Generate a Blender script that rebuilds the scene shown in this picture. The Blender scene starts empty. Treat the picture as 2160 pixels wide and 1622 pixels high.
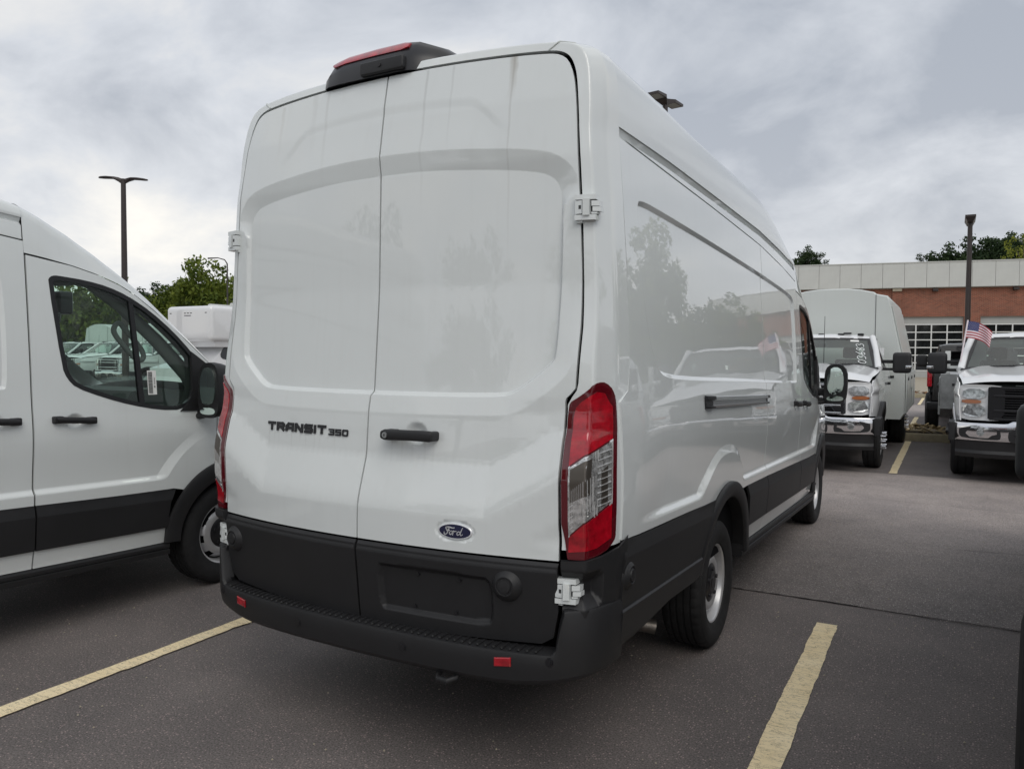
import bpy, bmesh, math, random
import numpy as np
from mathutils import Vector, Matrix
from mathutils.geometry import delaunay_2d_cdt

random.seed(7)
RNG = np.random.default_rng(7)
D = bpy.data
SC = bpy.context.scene
COL = SC.collection
R = math.radians

# ------------------------------------------------------------------ camera
cam = D.cameras.new('camera')
cam.sensor_width = 36.0
cam.lens = 1639.66 / 2160 * 36.0
cam.clip_start = 0.05
cam.clip_end = 2000
camo = D.objects.new('camera', cam)
COL.objects.link(camo)
camo.location = (2.0906, -2.4286, 1.6341)
yaw, pit, roll = 0.513922, -0.037615, 0.006415
f = Vector((-math.sin(yaw) * math.cos(pit), math.cos(yaw) * math.cos(pit), math.sin(pit)))
r = f.cross(Vector((0, 0, 1))).normalized()
u = r.cross(f)
r2 = r * math.cos(roll) + u * math.sin(roll)
u2 = -r * math.sin(roll) + u * math.cos(roll)
camo.matrix_world = Matrix(((r2.x, u2.x, -f.x, camo.location.x), (r2.y, u2.y, -f.y, camo.location.y),
                            (r2.z, u2.z, -f.z, camo.location.z), (0, 0, 0, 1)))
SC.camera = camo

# ------------------------------------------------------------------ light
SUN_EL, SUN_AZ = R(46), R(135)          # azimuth from +y towards +x
world = D.worlds.new('World')
SC.world = world
world.use_nodes = True
nt = world.node_tree
for n in list(nt.nodes):
    nt.nodes.remove(n)
def wn(t, **k):
    n = nt.nodes.new(t)
    for a, b in k.items():
        setattr(n, a, b)
    return n
def wl(a, b):
    nt.links.new(a, b)
out = wn('ShaderNodeOutputWorld')
bg = wn('ShaderNodeBackground')
bg.inputs['Strength'].default_value = 0.1
sky = wn('ShaderNodeTexSky', sky_type='NISHITA', sun_disc=False)
sky.sun_elevation = SUN_EL
sky.sun_rotation = SUN_AZ
tc = wn('ShaderNodeTexCoord')
sep = wn('ShaderNodeSeparateXYZ')
wl(tc.outputs['Generated'], sep.inputs[0])
def wmath(op, a, b=None, clamp=False):
    n = wn('ShaderNodeMath', operation=op, use_clamp=clamp)
    for i, v in enumerate((a, b)):
        if v is None:
            continue
        if isinstance(v, (int, float)):
            n.inputs[i].default_value = v
        else:
            wl(v, n.inputs[i])
    return n.outputs[0]
zc = wmath('ADD', wmath('MAXIMUM', sep.outputs['Z'], 0.0), 0.40)
comb = wn('ShaderNodeCombineXYZ')
wl(wmath('DIVIDE', sep.outputs['X'], zc), comb.inputs[0])
wl(wmath('DIVIDE', sep.outputs['Y'], zc), comb.inputs[1])
def cloud(scale, detail, rough, dist, off):
    mp = wn('ShaderNodeMapping')
    mp.inputs['Location'].default_value = off
    mp.inputs['Rotation'].default_value = (0, 0, R(30))
    mp.inputs['Scale'].default_value = (1.0, 1.15, 1)
    wl(comb.outputs[0], mp.inputs['Vector'])
    n = wn('ShaderNodeTexNoise')
    n.inputs['Scale'].default_value = scale
    n.inputs['Detail'].default_value = detail
    n.inputs['Roughness'].default_value = rough
    n.inputs['Distortion'].default_value = dist
    wl(mp.outputs[0], n.inputs['Vector'])
    return n.outputs['Fac']
big = cloud(1.15, 3, 0.5, 0.3, (3.1, 1.7, 0))
mid = cloud(2.9, 6, 0.58, 0.35, (0.4, 5.2, 2))
mixf = wmath('ADD', wmath('MULTIPLY', big, 0.55), wmath('MULTIPLY', mid, 0.45))
ramp = wn('ShaderNodeValToRGB')
cr = ramp.color_ramp
cr.elements[0].position = 0.37
cr.elements[0].color = (3.7, 4.05, 4.65, 1)
cr.elements[1].position = 0.635
cr.elements[1].color = (8.4, 8.2, 7.8, 1)
e = cr.elements.new(0.50)
e.color = (5.8, 6.1, 6.6, 1)
wl(mixf, ramp.inputs[0])
# thinner, paler cloud low over the horizon to the left
hz = wmath('POWER', wmath('SUBTRACT', 1.0, wmath('MAXIMUM', sep.outputs['Z'], 0.0), True), 5.0)
dot = wn('ShaderNodeVectorMath', operation='DOT_PRODUCT')
wl(tc.outputs['Generated'], dot.inputs[0])
dot.inputs[1].default_value = (math.sin(R(-66)), math.cos(R(-66)), 0.0)
side = wmath('MULTIPLY', wmath('ADD', wmath('MULTIPLY', dot.outputs['Value'], 0.5), 0.5, True), hz)
glow = wn('ShaderNodeMixRGB', blend_type='ADD')
wl(wmath('MULTIPLY', side, 0.9), glow.inputs['Fac'])
wl(ramp.outputs[0], glow.inputs[1])
glow.inputs[2].default_value = (2.4, 2.0, 1.35, 1)
mx = wn('ShaderNodeMixRGB')
mx.inputs['Fac'].default_value = 0.96
wl(sky.outputs[0], mx.inputs[1])
wl(glow.outputs[0], mx.inputs[2])
wl(mx.outputs[0], bg.inputs['Color'])
wl(bg.outputs[0], out.inputs['Surface'])

sun = D.lights.new('sun', 'SUN')
sun.energy = 1.0
sun.angle = R(40)
sun.color = (1.0, 0.95, 0.87)
suno = D.objects.new('sun', sun)
COL.objects.link(suno)
sd = Vector((math.sin(SUN_AZ) * math.cos(SUN_EL), math.cos(SUN_AZ) * math.cos(SUN_EL), math.sin(SUN_EL)))
suno.rotation_euler = (-sd).to_track_quat('-Z', 'Y').to_euler()
suno.location = sd * 60

SC.view_settings.view_transform = 'Standard'
SC.view_settings.look = 'None'
SC.view_settings.gamma = 1.0
SC.view_settings.use_curve_mapping = False
SC.view_settings.exposure = 0.2

# ------------------------------------------------------------------ materials
MATS = {}
def mat(name, col=(0.5, 0.5, 0.5), rough=0.5, metal=0.0, coat=0.0, coat_rough=0.03, var=0.0, vscale=8.0,
        bump=0.0, bscale=300.0, spec=0.5, trans=0.0, emit=None):
    m = D.materials.new(name)
    m.use_nodes = True
    t = m.node_tree
    b = t.nodes['Principled BSDF']
    b.inputs['Base Color'].default_value = (*col, 1)
    b.inputs['Roughness'].default_value = rough
    b.inputs['Metallic'].default_value = metal
    b.inputs['Coat Weight'].default_value = coat
    b.inputs['Coat Roughness'].default_value = coat_rough
    b.inputs['Specular IOR Level'].default_value = spec
    if trans:
        b.inputs['Transmission Weight'].default_value = trans
    if var or bump:
        tcn = t.nodes.new('ShaderNodeTexCoord')
    if var:
        n = t.nodes.new('ShaderNodeTexNoise')
        n.inputs['Scale'].default_value = vscale
        n.inputs['Detail'].default_value = 6
        n.inputs['Roughness'].default_value = 0.62
        t.links.new(tcn.outputs['Object'], n.inputs['Vector'])
        rp = t.nodes.new('ShaderNodeValToRGB')
        rp.color_ramp.elements[0].position = 0.3
        rp.color_ramp.elements[1].position = 0.7
        rp.color_ramp.elements[0].color = (*[c * (1 - var) for c in col], 1)
        rp.color_ramp.elements[1].color = (*[min(1, c * (1 + var)) for c in col], 1)
        t.links.new(n.outputs['Fac'], rp.inputs[0])
        t.links.new(rp.outputs[0], b.inputs['Base Color'])
    if bump:
        n2 = t.nodes.new('ShaderNodeTexNoise')
        n2.inputs['Scale'].default_value = bscale
        n2.inputs['Detail'].default_value = 3
        t.links.new(tcn.outputs['Object'], n2.inputs['Vector'])
        bp = t.nodes.new('ShaderNodeBump')
        bp.inputs['Strength'].default_value = bump
        bp.inputs['Distance'].default_value = 0.002
        t.links.new(n2.outputs['Fac'], bp.inputs['Height'])
        t.links.new(bp.outputs[0], b.inputs['Normal'])
    MATS[name] = m
    return m

def glass_mat(name, tint, rough=0.0, refl=1.0, film=0.0):
    m = D.materials.new(name)
    m.use_nodes = True
    t = m.node_tree
    for n in list(t.nodes):
        t.nodes.remove(n)
    o = t.nodes.new('ShaderNodeOutputMaterial')
    tr = t.nodes.new('ShaderNodeBsdfTransparent')
    tr.inputs[0].default_value = (*tint, 1)
    gl = t.nodes.new('ShaderNodeBsdfGlossy')
    gl.inputs['Roughness'].default_value = rough
    gl.inputs['Color'].default_value = (refl, refl, refl, 1)
    fr = t.nodes.new('ShaderNodeFresnel')
    ge = t.nodes.new('ShaderNodeNewGeometry')      # thin pane: same reflectance from both faces
    mr = t.nodes.new('ShaderNodeMapRange')
    mr.inputs['To Min'].default_value = 1.52
    mr.inputs['To Max'].default_value = 1 / 1.52
    t.links.new(ge.outputs['Backfacing'], mr.inputs[0])
    t.links.new(mr.outputs[0], fr.inputs['IOR'])
    ms = t.nodes.new('ShaderNodeMixShader')
    t.links.new(fr.outputs[0], ms.inputs[0])
    t.links.new(tr.outputs[0], ms.inputs[1])
    t.links.new(gl.outputs[0], ms.inputs[2])
    if film:                                        # even pale diffuse layer painted in for the sky's reflection
        df = t.nodes.new('ShaderNodeBsdfDiffuse')
        df.inputs[0].default_value = (.55, .57, .55, 1)
        m2 = t.nodes.new('ShaderNodeMixShader')
        m2.inputs[0].default_value = film
        t.links.new(ms.outputs[0], m2.inputs[1])
        t.links.new(df.outputs[0], m2.inputs[2])
        ms = m2
    t.links.new(ms.outputs[0], o.inputs[0])
    MATS[name] = m
    return m

def paint_mat(name, col, rough=0.28, dirt=0.06):
    """white automotive paint: clear coat, faint orange peel, thin road film and rain streaks"""
    m = mat(name, col, rough, coat=1.0, coat_rough=0.015, spec=0.4)
    m.node_tree.nodes['Principled BSDF'].inputs['Coat IOR'].default_value = 1.55
    t = m.node_tree
    b = t.nodes['Principled BSDF']
    tcn = t.nodes.new('ShaderNodeTexCoord')
    mp = t.nodes.new('ShaderNodeMapping')
    mp.inputs['Scale'].default_value = (26, 26, 0.9)
    t.links.new(tcn.outputs['Object'], mp.inputs[0])
    n = t.nodes.new('ShaderNodeTexNoise')
    n.inputs['Scale'].default_value = 1.0
    n.inputs['Detail'].default_value = 4
    t.links.new(mp.outputs[0], n.inputs['Vector'])
    rp = t.nodes.new('ShaderNodeMapRange')
    rp.inputs['From Min'].default_value = 0.55
    rp.inputs['From Max'].default_value = 0.85
    t.links.new(n.outputs['Fac'], rp.inputs[0])
    n2 = t.nodes.new('ShaderNodeTexNoise')
    n2.inputs['Scale'].default_value = 1.7
    n2.inputs['Detail'].default_value = 8
    n2.inputs['Roughness'].default_value = 0.7
    t.links.new(tcn.outputs['Object'], n2.inputs['Vector'])
    ad = t.nodes.new('ShaderNodeMath')
    ad.operation = 'MULTIPLY_ADD'
    t.links.new(rp.outputs[0], ad.inputs[0])
    ad.inputs[1].default_value = 0.55
    t.links.new(n2.outputs['Fac'], ad.inputs[2])
    mu = t.nodes.new('ShaderNodeMath')
    mu.operation = 'MULTIPLY'
    mu.inputs[1].default_value = dirt * 2.2
    t.links.new(ad.outputs[0], mu.inputs[0])
    mix = t.nodes.new('ShaderNodeMixRGB')
    mix.inputs[1].default_value = (*col, 1)
    mix.inputs[2].default_value = (0.36, 0.34, 0.30, 1)
    t.links.new(mu.outputs[0], mix.inputs[0])
    t.links.new(mix.outputs[0], b.inputs['Base Color'])
    n3 = t.nodes.new('ShaderNodeTexNoise')
    n3.inputs['Scale'].default_value = 2.2
    n3.inputs['Detail'].default_value = 1
    t.links.new(tcn.outputs['Object'], n3.inputs['Vector'])
    bp = t.nodes.new('ShaderNodeBump')
    bp.inputs['Strength'].default_value = 0.10
    bp.inputs['Distance'].default_value = 0.012
    t.links.new(n3.outputs['Fac'], bp.inputs['Height'])
    t.links.new(bp.outputs[0], b.inputs['Normal'])
    t.links.new(bp.outputs[0], b.inputs['Coat Normal'])
    return m

WHITE = paint_mat('white_paint', (0.715, 0.748, 0.748), dirt=0.05)
def add_streaks(m, streaks):
    t = m.node_tree; b = t.nodes['Principled BSDF']; N = t.nodes.new; L = t.links.new
    src = b.inputs['Base Color'].links[0].from_socket
    tcn = N('ShaderNodeTexCoord'); sp = N('ShaderNodeSeparateXYZ'); L(tcn.outputs['Object'], sp.inputs[0])
    nz = N('ShaderNodeTexNoise'); nz.inputs['Scale'].default_value = 9; nz.inputs['Detail'].default_value = 3; L(tcn.outputs['Object'], nz.inputs['Vector'])
    def M(op, a, b_=None, c=None):
        n = N('ShaderNodeMath'); n.operation = op
        for i, v in enumerate((a, b_, c)):
            if v is None: continue
            if isinstance(v, (int, float)): n.inputs[i].default_value = v
            else: L(v, n.inputs[i])
        return n.outputs[0]
    for (x0, w, zt, zb, amt, col) in streaks:
        xx = M('ADD', sp.outputs['X'], M('MULTIPLY', M('SUBTRACT', nz.outputs['Fac'], .5), w * 2.2))
        dx = M('DIVIDE', M('SUBTRACT', xx, x0), w)
        gx = M('MAXIMUM', M('SUBTRACT', 1.0, M('MULTIPLY', dx, dx)), 0.0)
        mr = N('ShaderNodeMapRange'); mr.inputs['From Min'].default_value = zb; mr.inputs['From Max'].default_value = zt; L(sp.outputs['Z'], mr.inputs[0])
        k = M('MULTIPLY', M('MULTIPLY', gx, mr.outputs[0]), amt)
        cut = M('LESS_THAN', sp.outputs['Z'], zt + .001); k = M('MULTIPLY', k, cut)
        mx = N('ShaderNodeMixRGB'); L(k, mx.inputs[0]); L(src, mx.inputs[1]); mx.inputs[2].default_value = (*col, 1)
        src = mx.outputs[0]
    L(src, b.inputs['Base Color'])
DOORPAINT = paint_mat('white_door_paint', (0.715, 0.748, 0.748), dirt=0.05)
_rg = np.random.default_rng(5)
_st = [(.60, .022, 2.79, 2.60, .50, (.24, .19, .12)), (.60, .006, 2.79, 1.95, .30, (.26, .24, .21)), (.205, .008, 2.79, 2.20, .30, (.30, .30, .29)), (.33, .007, 2.79, 2.4, .22, (.3, .3, .29)),
       (-.33, .012, 2.79, 2.35, .22, (.32, .31, .28)), (-.41, .02, 2.79, 2.5, .15, (.32, .31, .28)), (-.62, .015, 2.77, 2.5, .2, (.3, .27, .22))]
for _x in np.arange(-.60, -.10, .042): _st.append((float(_x + _rg.uniform(-.012, .012)), .006, 1.30, 1.30 - float(_rg.uniform(.04, .13)), .17, (.34, .33, .31)))
for _x in (.13, .18, .23, .29, .33): _st.append((float(_x), .007, 1.29, 1.29 - float(_rg.uniform(.05, .14)), .12, (.36, .35, .33)))
add_streaks(DOORPAINT, _st)
WHITE2 = paint_mat('white_truck_paint', (0.76, 0.77, 0.78), dirt=0.03)
BLACKP = paint_mat('black_paint', (0.012, 0.012, 0.014), dirt=0.02)
PLASTIC = mat('black_plastic', (0.0165, 0.0165, 0.018), 0.5, var=0.12, vscale=4, bump=0.25, bscale=900, spec=0.42)
SATIN = mat('satin_black', (0.012, 0.012, 0.014), 0.32, spec=0.5)
DARK = mat('dark_void', (0.006, 0.006, 0.007), 0.9, spec=0.1)
RUBBER = mat('tyre_rubber', (0.018, 0.018, 0.019), 0.72, var=0.25, vscale=14, spec=0.3)
STEEL = mat('painted_steel_wheel', (0.50, 0.50, 0.51), 0.33, metal=0.45, var=0.08, vscale=10)
CHROME = mat('chrome', (0.74, 0.74, 0.76), 0.13, metal=1.0)
ALU = mat('brushed_aluminium', (0.55, 0.56, 0.57), 0.32, metal=0.9, var=0.06, vscale=30)
REDLENS = mat('red_lens', (0.36, 0.003, 0.012), 0.12, coat=1.0, coat_rough=0.02, var=0.45, vscale=22)
DARKRED = mat('dark_red_lens', (0.10, 0.003, 0.008), 0.12, coat=1.0)
CLEARLENS = mat('clear_lens', (0.66, 0.66, 0.64), 0.10, metal=0.7, coat=1.0, var=0.62, vscale=55, bump=0.9, bscale=70)
LAMPLINE = mat('lens_ridge', (0.72, 0.72, 0.72), 0.12, metal=0.5, coat=1.0)
LAMPDARK = mat('lamp_reflector_dark', (0.13, 0.115, 0.10), 0.3, metal=0.7)
AMBER = mat('amber_lens', (0.36, 0.12, 0.04), 0.2, coat=1.0)
NAVY = mat('badge_navy', (0.006, 0.009, 0.045), 0.18, coat=1.0)
BADGEWHITE = mat('badge_silver', (0.80, 0.81, 0.83), 0.18, metal=0.35)
LETTER = mat('black_lettering', (0.014, 0.014, 0.017), 0.28)
GLASS = glass_mat('tinted_glass', (0.86, 0.99, 0.92))
WSGLASS = glass_mat('windscreen_glass', (0.78, 0.92, 0.86), film=0.10)
PANEGLASS = mat('dark_pane_glass', (0.012, 0.013, 0.015), 0.06, spec=0.6, var=0.5, vscale=3)
MIRROR = mat('mirror_glass', (0.80, 0.92, 0.86), 0.02, metal=1.0)
INTERIOR = mat('cab_trim', (0.045, 0.048, 0.05), 0.7, var=0.15, vscale=6)
SEAT = mat('seat_cloth', (0.03, 0.03, 0.033), 0.9, var=0.2, vscale=40)
LINER = mat('headliner', (0.16, 0.165, 0.165), 0.9)
PAPER = mat('white_paper', (0.78, 0.78, 0.76), 0.6)
INK = mat('black_ink', (0.015, 0.015, 0.015), 0.7)
MARKER = mat('white_marker', (0.78, 0.80, 0.80), 0.7)
RUST = mat('dull_steel_pipe', (0.20, 0.18, 0.16), 0.42, metal=0.8, var=0.3, vscale=20)
POLEM = mat('bronze_pole_paint', (0.035, 0.026, 0.024), 0.45, var=0.1, vscale=3)
LENSG = mat('grey_lamp_lens', (0.20, 0.21, 0.20), 0.3)
CONC = mat('concrete', (0.36, 0.32, 0.25), 0.9, var=0.16, vscale=5, bump=0.4, bscale=120)
KERBM = mat('kerb_concrete', (0.30, 0.26, 0.175), 0.9, var=0.2, vscale=6, bump=0.4, bscale=90)
MULCH = mat('wood_chip', (0.44, 0.34, 0.19), 0.9, var=0.4, vscale=9)
EARTH = mat('bed_soil', (0.10, 0.075, 0.05), 0.95, var=0.3, vscale=7)
LEAFLIT = mat('fallen_leaf', (0.26, 0.14, 0.07), 0.9, var=0.3, vscale=20)
BONE = mat('grey_metal_panel', (0.56, 0.57, 0.55), 0.55, var=0.05, vscale=1.2)
TRIMW = mat('white_frame', (0.68, 0.69, 0.68), 0.5)
GREYP = mat('grey_door_panel', (0.40, 0.41, 0.40), 0.5, var=0.05, vscale=3)
FLAGR = mat('flag_red', (0.36, 0.045, 0.06), 0.8)
FLAGW = mat('flag_white', (0.78, 0.70, 0.73), 0.8)
FLAGB = mat('flag_blue', (0.035, 0.045, 0.15), 0.8)
GREYPAINT = mat('grey_pole', (0.62, 0.63, 0.63), 0.5)
LIGHTHOUSE = mat('headlamp_glass', (0.50, 0.52, 0.53), 0.1, metal=0.6, coat=1.0, var=0.75, vscale=26)
UTIL = paint_mat('service_body_white', (0.60, 0.63, 0.61), rough=0.4, dirt=0.05)
UTIL.node_tree.nodes['Principled BSDF'].inputs['Coat Weight'].default_value = 0.25
LADDER = mat('scuffed_aluminium', (0.42, 0.43, 0.43), 0.38, metal=0.75, var=0.35, vscale=6)

# ------------------------------------------------------------------ object helpers
def tag(o, label=None, cat=None, group=None, kind=None):
    if label: o['label'] = label
    if cat: o['category'] = cat
    if group: o['group'] = group
    if kind: o['kind'] = kind
    return o

def thing(name, label, cat, loc=(0, 0, 0), rz=0.0, group=None):
    o = D.objects.new(name, None)
    o.empty_display_size = 0.3
    COL.objects.link(o)
    o.location = loc
    o.rotation_euler = (0, 0, rz)
    return tag(o, label, cat, group)

def link(name, me, parent=None):
    o = D.objects.new(name, me)
    COL.objects.link(o)
    if parent is not None:
        o.parent = parent
    return o

def copy_tree(o, parent=None, loc=None, rz=None):
    c = o.copy()
    COL.objects.link(c)
    if parent is not None:
        c.parent = parent
    if loc is not None:
        c.location = loc
    if rz is not None:
        c.rotation_euler = (0, 0, rz)
    for ch in o.children:
        copy_tree(ch, c)
    return c

def mesh_obj(name, V, F, m, parent=None, normals=None, sharp=35, mats=None, mi=None):
    me = D.meshes.new(name)
    V = np.asarray(V, dtype=float).reshape(-1, 3)
    me.from_pydata(V.tolist(), [], [list(map(int, f)) for f in F])
    for mm in (mats or [m]):
        me.materials.append(mm)
    if mi is not None:
        me.polygons.foreach_set('material_index', np.asarray(mi, dtype=np.int32))
    if sharp > 0:
        me.polygons.foreach_set('use_smooth', np.ones(len(me.polygons), dtype=bool))
        if normals is not None:
            me.normals_split_custom_set_from_vertices([tuple(n) for n in normals])
        elif sharp < 180:
            me.set_sharp_from_angle(angle=R(sharp))
    me.update()
    return link(name, me, parent)

class G:
    """collects simple solids and builds them as one mesh object"""
    def __init__(s):
        s.V = []; s.F = []; s.M = []
        s.mi = 0
    def add(s, V, F):
        n = len(s.V)
        s.V += [tuple(map(float, v)) for v in V]
        for f in F:
            s.F.append([i + n for i in f]); s.M.append(s.mi)
        return s
    def box(s, a, b, taper=None):
        (x0, y0, z0), (x1, y1, z1) = a, b
        V = [(x0, y0, z0), (x1, y0, z0), (x1, y1, z0), (x0, y1, z0), (x0, y0, z1), (x1, y0, z1), (x1, y1, z1), (x0, y1, z1)]
        return s.hexa(V)
    def hexa(s, V):
        return s.add(V, [(0, 3, 2, 1), (4, 5, 6, 7), (0, 1, 5, 4), (1, 2, 6, 5), (2, 3, 7, 6), (3, 0, 4, 7)])
    def rbox(s, a, b, r=0.01, n=3):
        """box rounded on all edges"""
        bm = bmesh.new()
        bmesh.ops.create_cube(bm, size=1)
        for v in bm.verts:
            v.co = Vector([(a[i] + b[i]) / 2 + v.co[i] * (b[i] - a[i]) for i in range(3)])
        bmesh.ops.bevel(bm, geom=list(bm.edges), offset=r, segments=n, affect='EDGES', profile=0.6)
        bm.verts.index_update()
        V = [tuple(v.co) for v in bm.verts]; F = [[v.index for v in f.verts] for f in bm.faces]
        bm.free()
        return s.add(V, F)
    def cyl(s, p0, p1, r0, r1=None, n=16, caps=True):
        r1 = r0 if r1 is None else r1
        p0 = Vector(p0); p1 = Vector(p1)
        a = (p1 - p0).normalized()
        t = a.orthogonal().normalized(); b = a.cross(t)
        V = []
        for p, rr in ((p0, r0), (p1, r1)):
            for i in range(n):
                q = 2 * math.pi * i / n
                V.append(tuple(p + (t * math.cos(q) + b * math.sin(q)) * rr))
        F = [(i, (i + 1) % n, n + (i + 1) % n, n + i) for i in range(n)]
        if caps:
            F += [list(range(n))[::-1], list(range(n, 2 * n))]
        return s.add(V, F)
    def tube(s, path, rad, n=8, caps=True):
        P = [Vector(p) for p in path]
        rr = rad if isinstance(rad, (list, tuple)) else [rad] * len(P)
        V = []; F = []
        t = None
        for i, p in enumerate(P):
            d = (P[min(i + 1, len(P) - 1)] - P[max(i - 1, 0)]).normalized()
            t = d.orthogonal().normalized() if t is None else (t - d * t.dot(d)).normalized()
            b = d.cross(t)
            for k in range(n):
                q = 2 * math.pi * k / n
                V.append(tuple(p + (t * math.cos(q) + b * math.sin(q)) * rr[i]))
        for i in range(len(P) - 1):
            for k in range(n):
                F.append((i * n + k, i * n + (k + 1) % n, (i + 1) * n + (k + 1) % n, (i + 1) * n + k))
        if caps:
            F += [list(range(n))[::-1], list(range((len(P) - 1) * n, len(P) * n))]
        return s.add(V, F)
    def loft(s, rings, closed=True, caps=True):
        n = len(rings[0]); V = [p for r_ in rings for p in r_]; F = []
        for i in range(len(rings) - 1):
            for k in range(n if closed else n - 1):
                F.append((i * n + k, i * n + (k + 1) % n, (i + 1) * n + (k + 1) % n, (i + 1) * n + k))
        if caps and closed:
            F += [list(range(n))[::-1], list(range((len(rings) - 1) * n, len(rings) * n))]
        return s.add(V, F)
    def prism(s, poly, axis, d0, d1):
        """extrude a 2D polygon along axis: 0 -> poly is (y,z), 1 -> (x,z), 2 -> (x,y)"""
        def P(p, d):
            return {0: (d, p[0], p[1]), 1: (p[0], d, p[1]), 2: (p[0], p[1], d)}[axis]
        return s.loft([[P(p, d0) for p in poly], [P(p, d1) for p in poly]])
    def lathe(s, prof, c, axis=0, n=48, sgn=1):
        """profile of (r, h): revolve round axis through c; h along +axis*sgn"""
        V = []; F = []
        for (r_, h) in prof:
            for k in range(n):
                q = 2 * math.pi * k / n
                a_, b_ = r_ * math.cos(q), r_ * math.sin(q)
                p = [c[0], c[1], c[2]]
                p[axis] += h * sgn
                p[(axis + 1) % 3] += a_; p[(axis + 2) % 3] += b_
                V.append(tuple(p))
        for i in range(len(prof) - 1):
            for k in range(n):
                F.append((i * n + k, i * n + (k + 1) % n, (i + 1) * n + (k + 1) % n, (i + 1) * n + k))
        return s.add(V, F)
    def strokes(s, lines, w, fmap, d0=0.0, d1=0.004):
        """ribbons of width w along polylines, mapped by fmap(u, v, depth)"""
        for ln in lines:
            P = np.array(ln, float)
            for a, b in zip(P[:-1], P[1:]):
                t = (b - a); L = np.hypot(*t)
                if L < 1e-9: continue
                t /= L; nn = np.array([-t[1], t[0]]) * w / 2
                e_ = t * w * 0.38
                q = [a - e_ - nn, b + e_ - nn, b + e_ + nn, a - e_ + nn]
                s.hexa([fmap(p[0], p[1], d0) for p in q] + [fmap(p[0], p[1], d1) for p in q])
        return s
    def mirror(s):
        n = len(s.V)
        V = [(-x, y, z) for x, y, z in s.V]
        g = G(); g.V = V; g.F = [f[::-1] for f in s.F]; g.M = list(s.M)
        return g
    def build(s, name, m, parent=None, sharp=35, mats=None):
        return mesh_obj(name, s.V, s.F, m, parent, sharp=sharp, mats=mats, mi=s.M if mats else None)

def ss(x, a, b):
    t = np.clip((x - a) / (b - a), 0, 1)
    return t * t * (3 - 2 * t)

def chaikin(P, n=2, closed=True):
    P = np.array(P, float)
    for _ in range(n):
        Q = np.roll(P, -1, 0) if closed else P[1:]
        A = P if closed else P[:-1]
        N = np.empty((len(A) * 2, 2))
        N[0::2] = A * .75 + Q * .25
        N[1::2] = A * .25 + Q * .75
        if not closed:
            N = np.vstack([P[:1], N, P[-1:]])
        P = N
    return P

def sdf(poly, u, v):
    """signed distance to a closed polygon, negative inside"""
    P = np.asarray(poly, float)
    u = np.asarray(u, float); v = np.asarray(v, float)
    sh = u.shape
    u = u.ravel(); v = v.ravel()
    d2 = np.full(u.shape, 1e9); ins = np.zeros(u.shape, bool)
    for a, b in zip(P, np.roll(P, -1, 0)):
        ex, ey = b - a
        wx, wy = u - a[0], v - a[1]
        t = np.clip((wx * ex + wy * ey) / (ex * ex + ey * ey + 1e-12), 0, 1)
        d2 = np.minimum(d2, (wx - t * ex) ** 2 + (wy - t * ey) ** 2)
        c = ((a[1] <= v) & (b[1] > v)) | ((b[1] <= v) & (a[1] > v))
        with np.errstate(divide='ignore', invalid='ignore'):
            xi = a[0] + (v - a[1]) / (b[1] - a[1] + 1e-15) * ex
        ins ^= c & (u < xi)
    d = np.sqrt(d2)
    return np.where(ins, -d, d).reshape(sh)

def densify(P, step, closed=True):
    P = np.asarray(P, float); out = []
    n = len(P)
    for i in range(n if closed else n - 1):
        a, b = P[i], P[(i + 1) % n]
        k = max(1, int(math.ceil(np.hypot(*(b - a)) / step)))
        for j in range(k):
            out.append(a + (b - a) * j / k)
    if not closed: out.append(P[-1])
    return np.array(out)

def offset_poly(P, d):
    P = np.asarray(P, float)
    e = np.roll(P, -1, 0) - np.roll(P, 1, 0)
    n = np.c_[e[:, 1], -e[:, 0]]; n /= np.linalg.norm(n, axis=1)[:, None] + 1e-12
    a = np.sum(P[:, 0] * np.roll(P[:, 1], -1) - np.roll(P[:, 0], -1) * P[:, 1])
    if a < 0: n = -n
    dd = d(P) if callable(d) else d
    return P + n * (np.asarray(dd).reshape(-1, 1) if callable(d) else dd)

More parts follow.
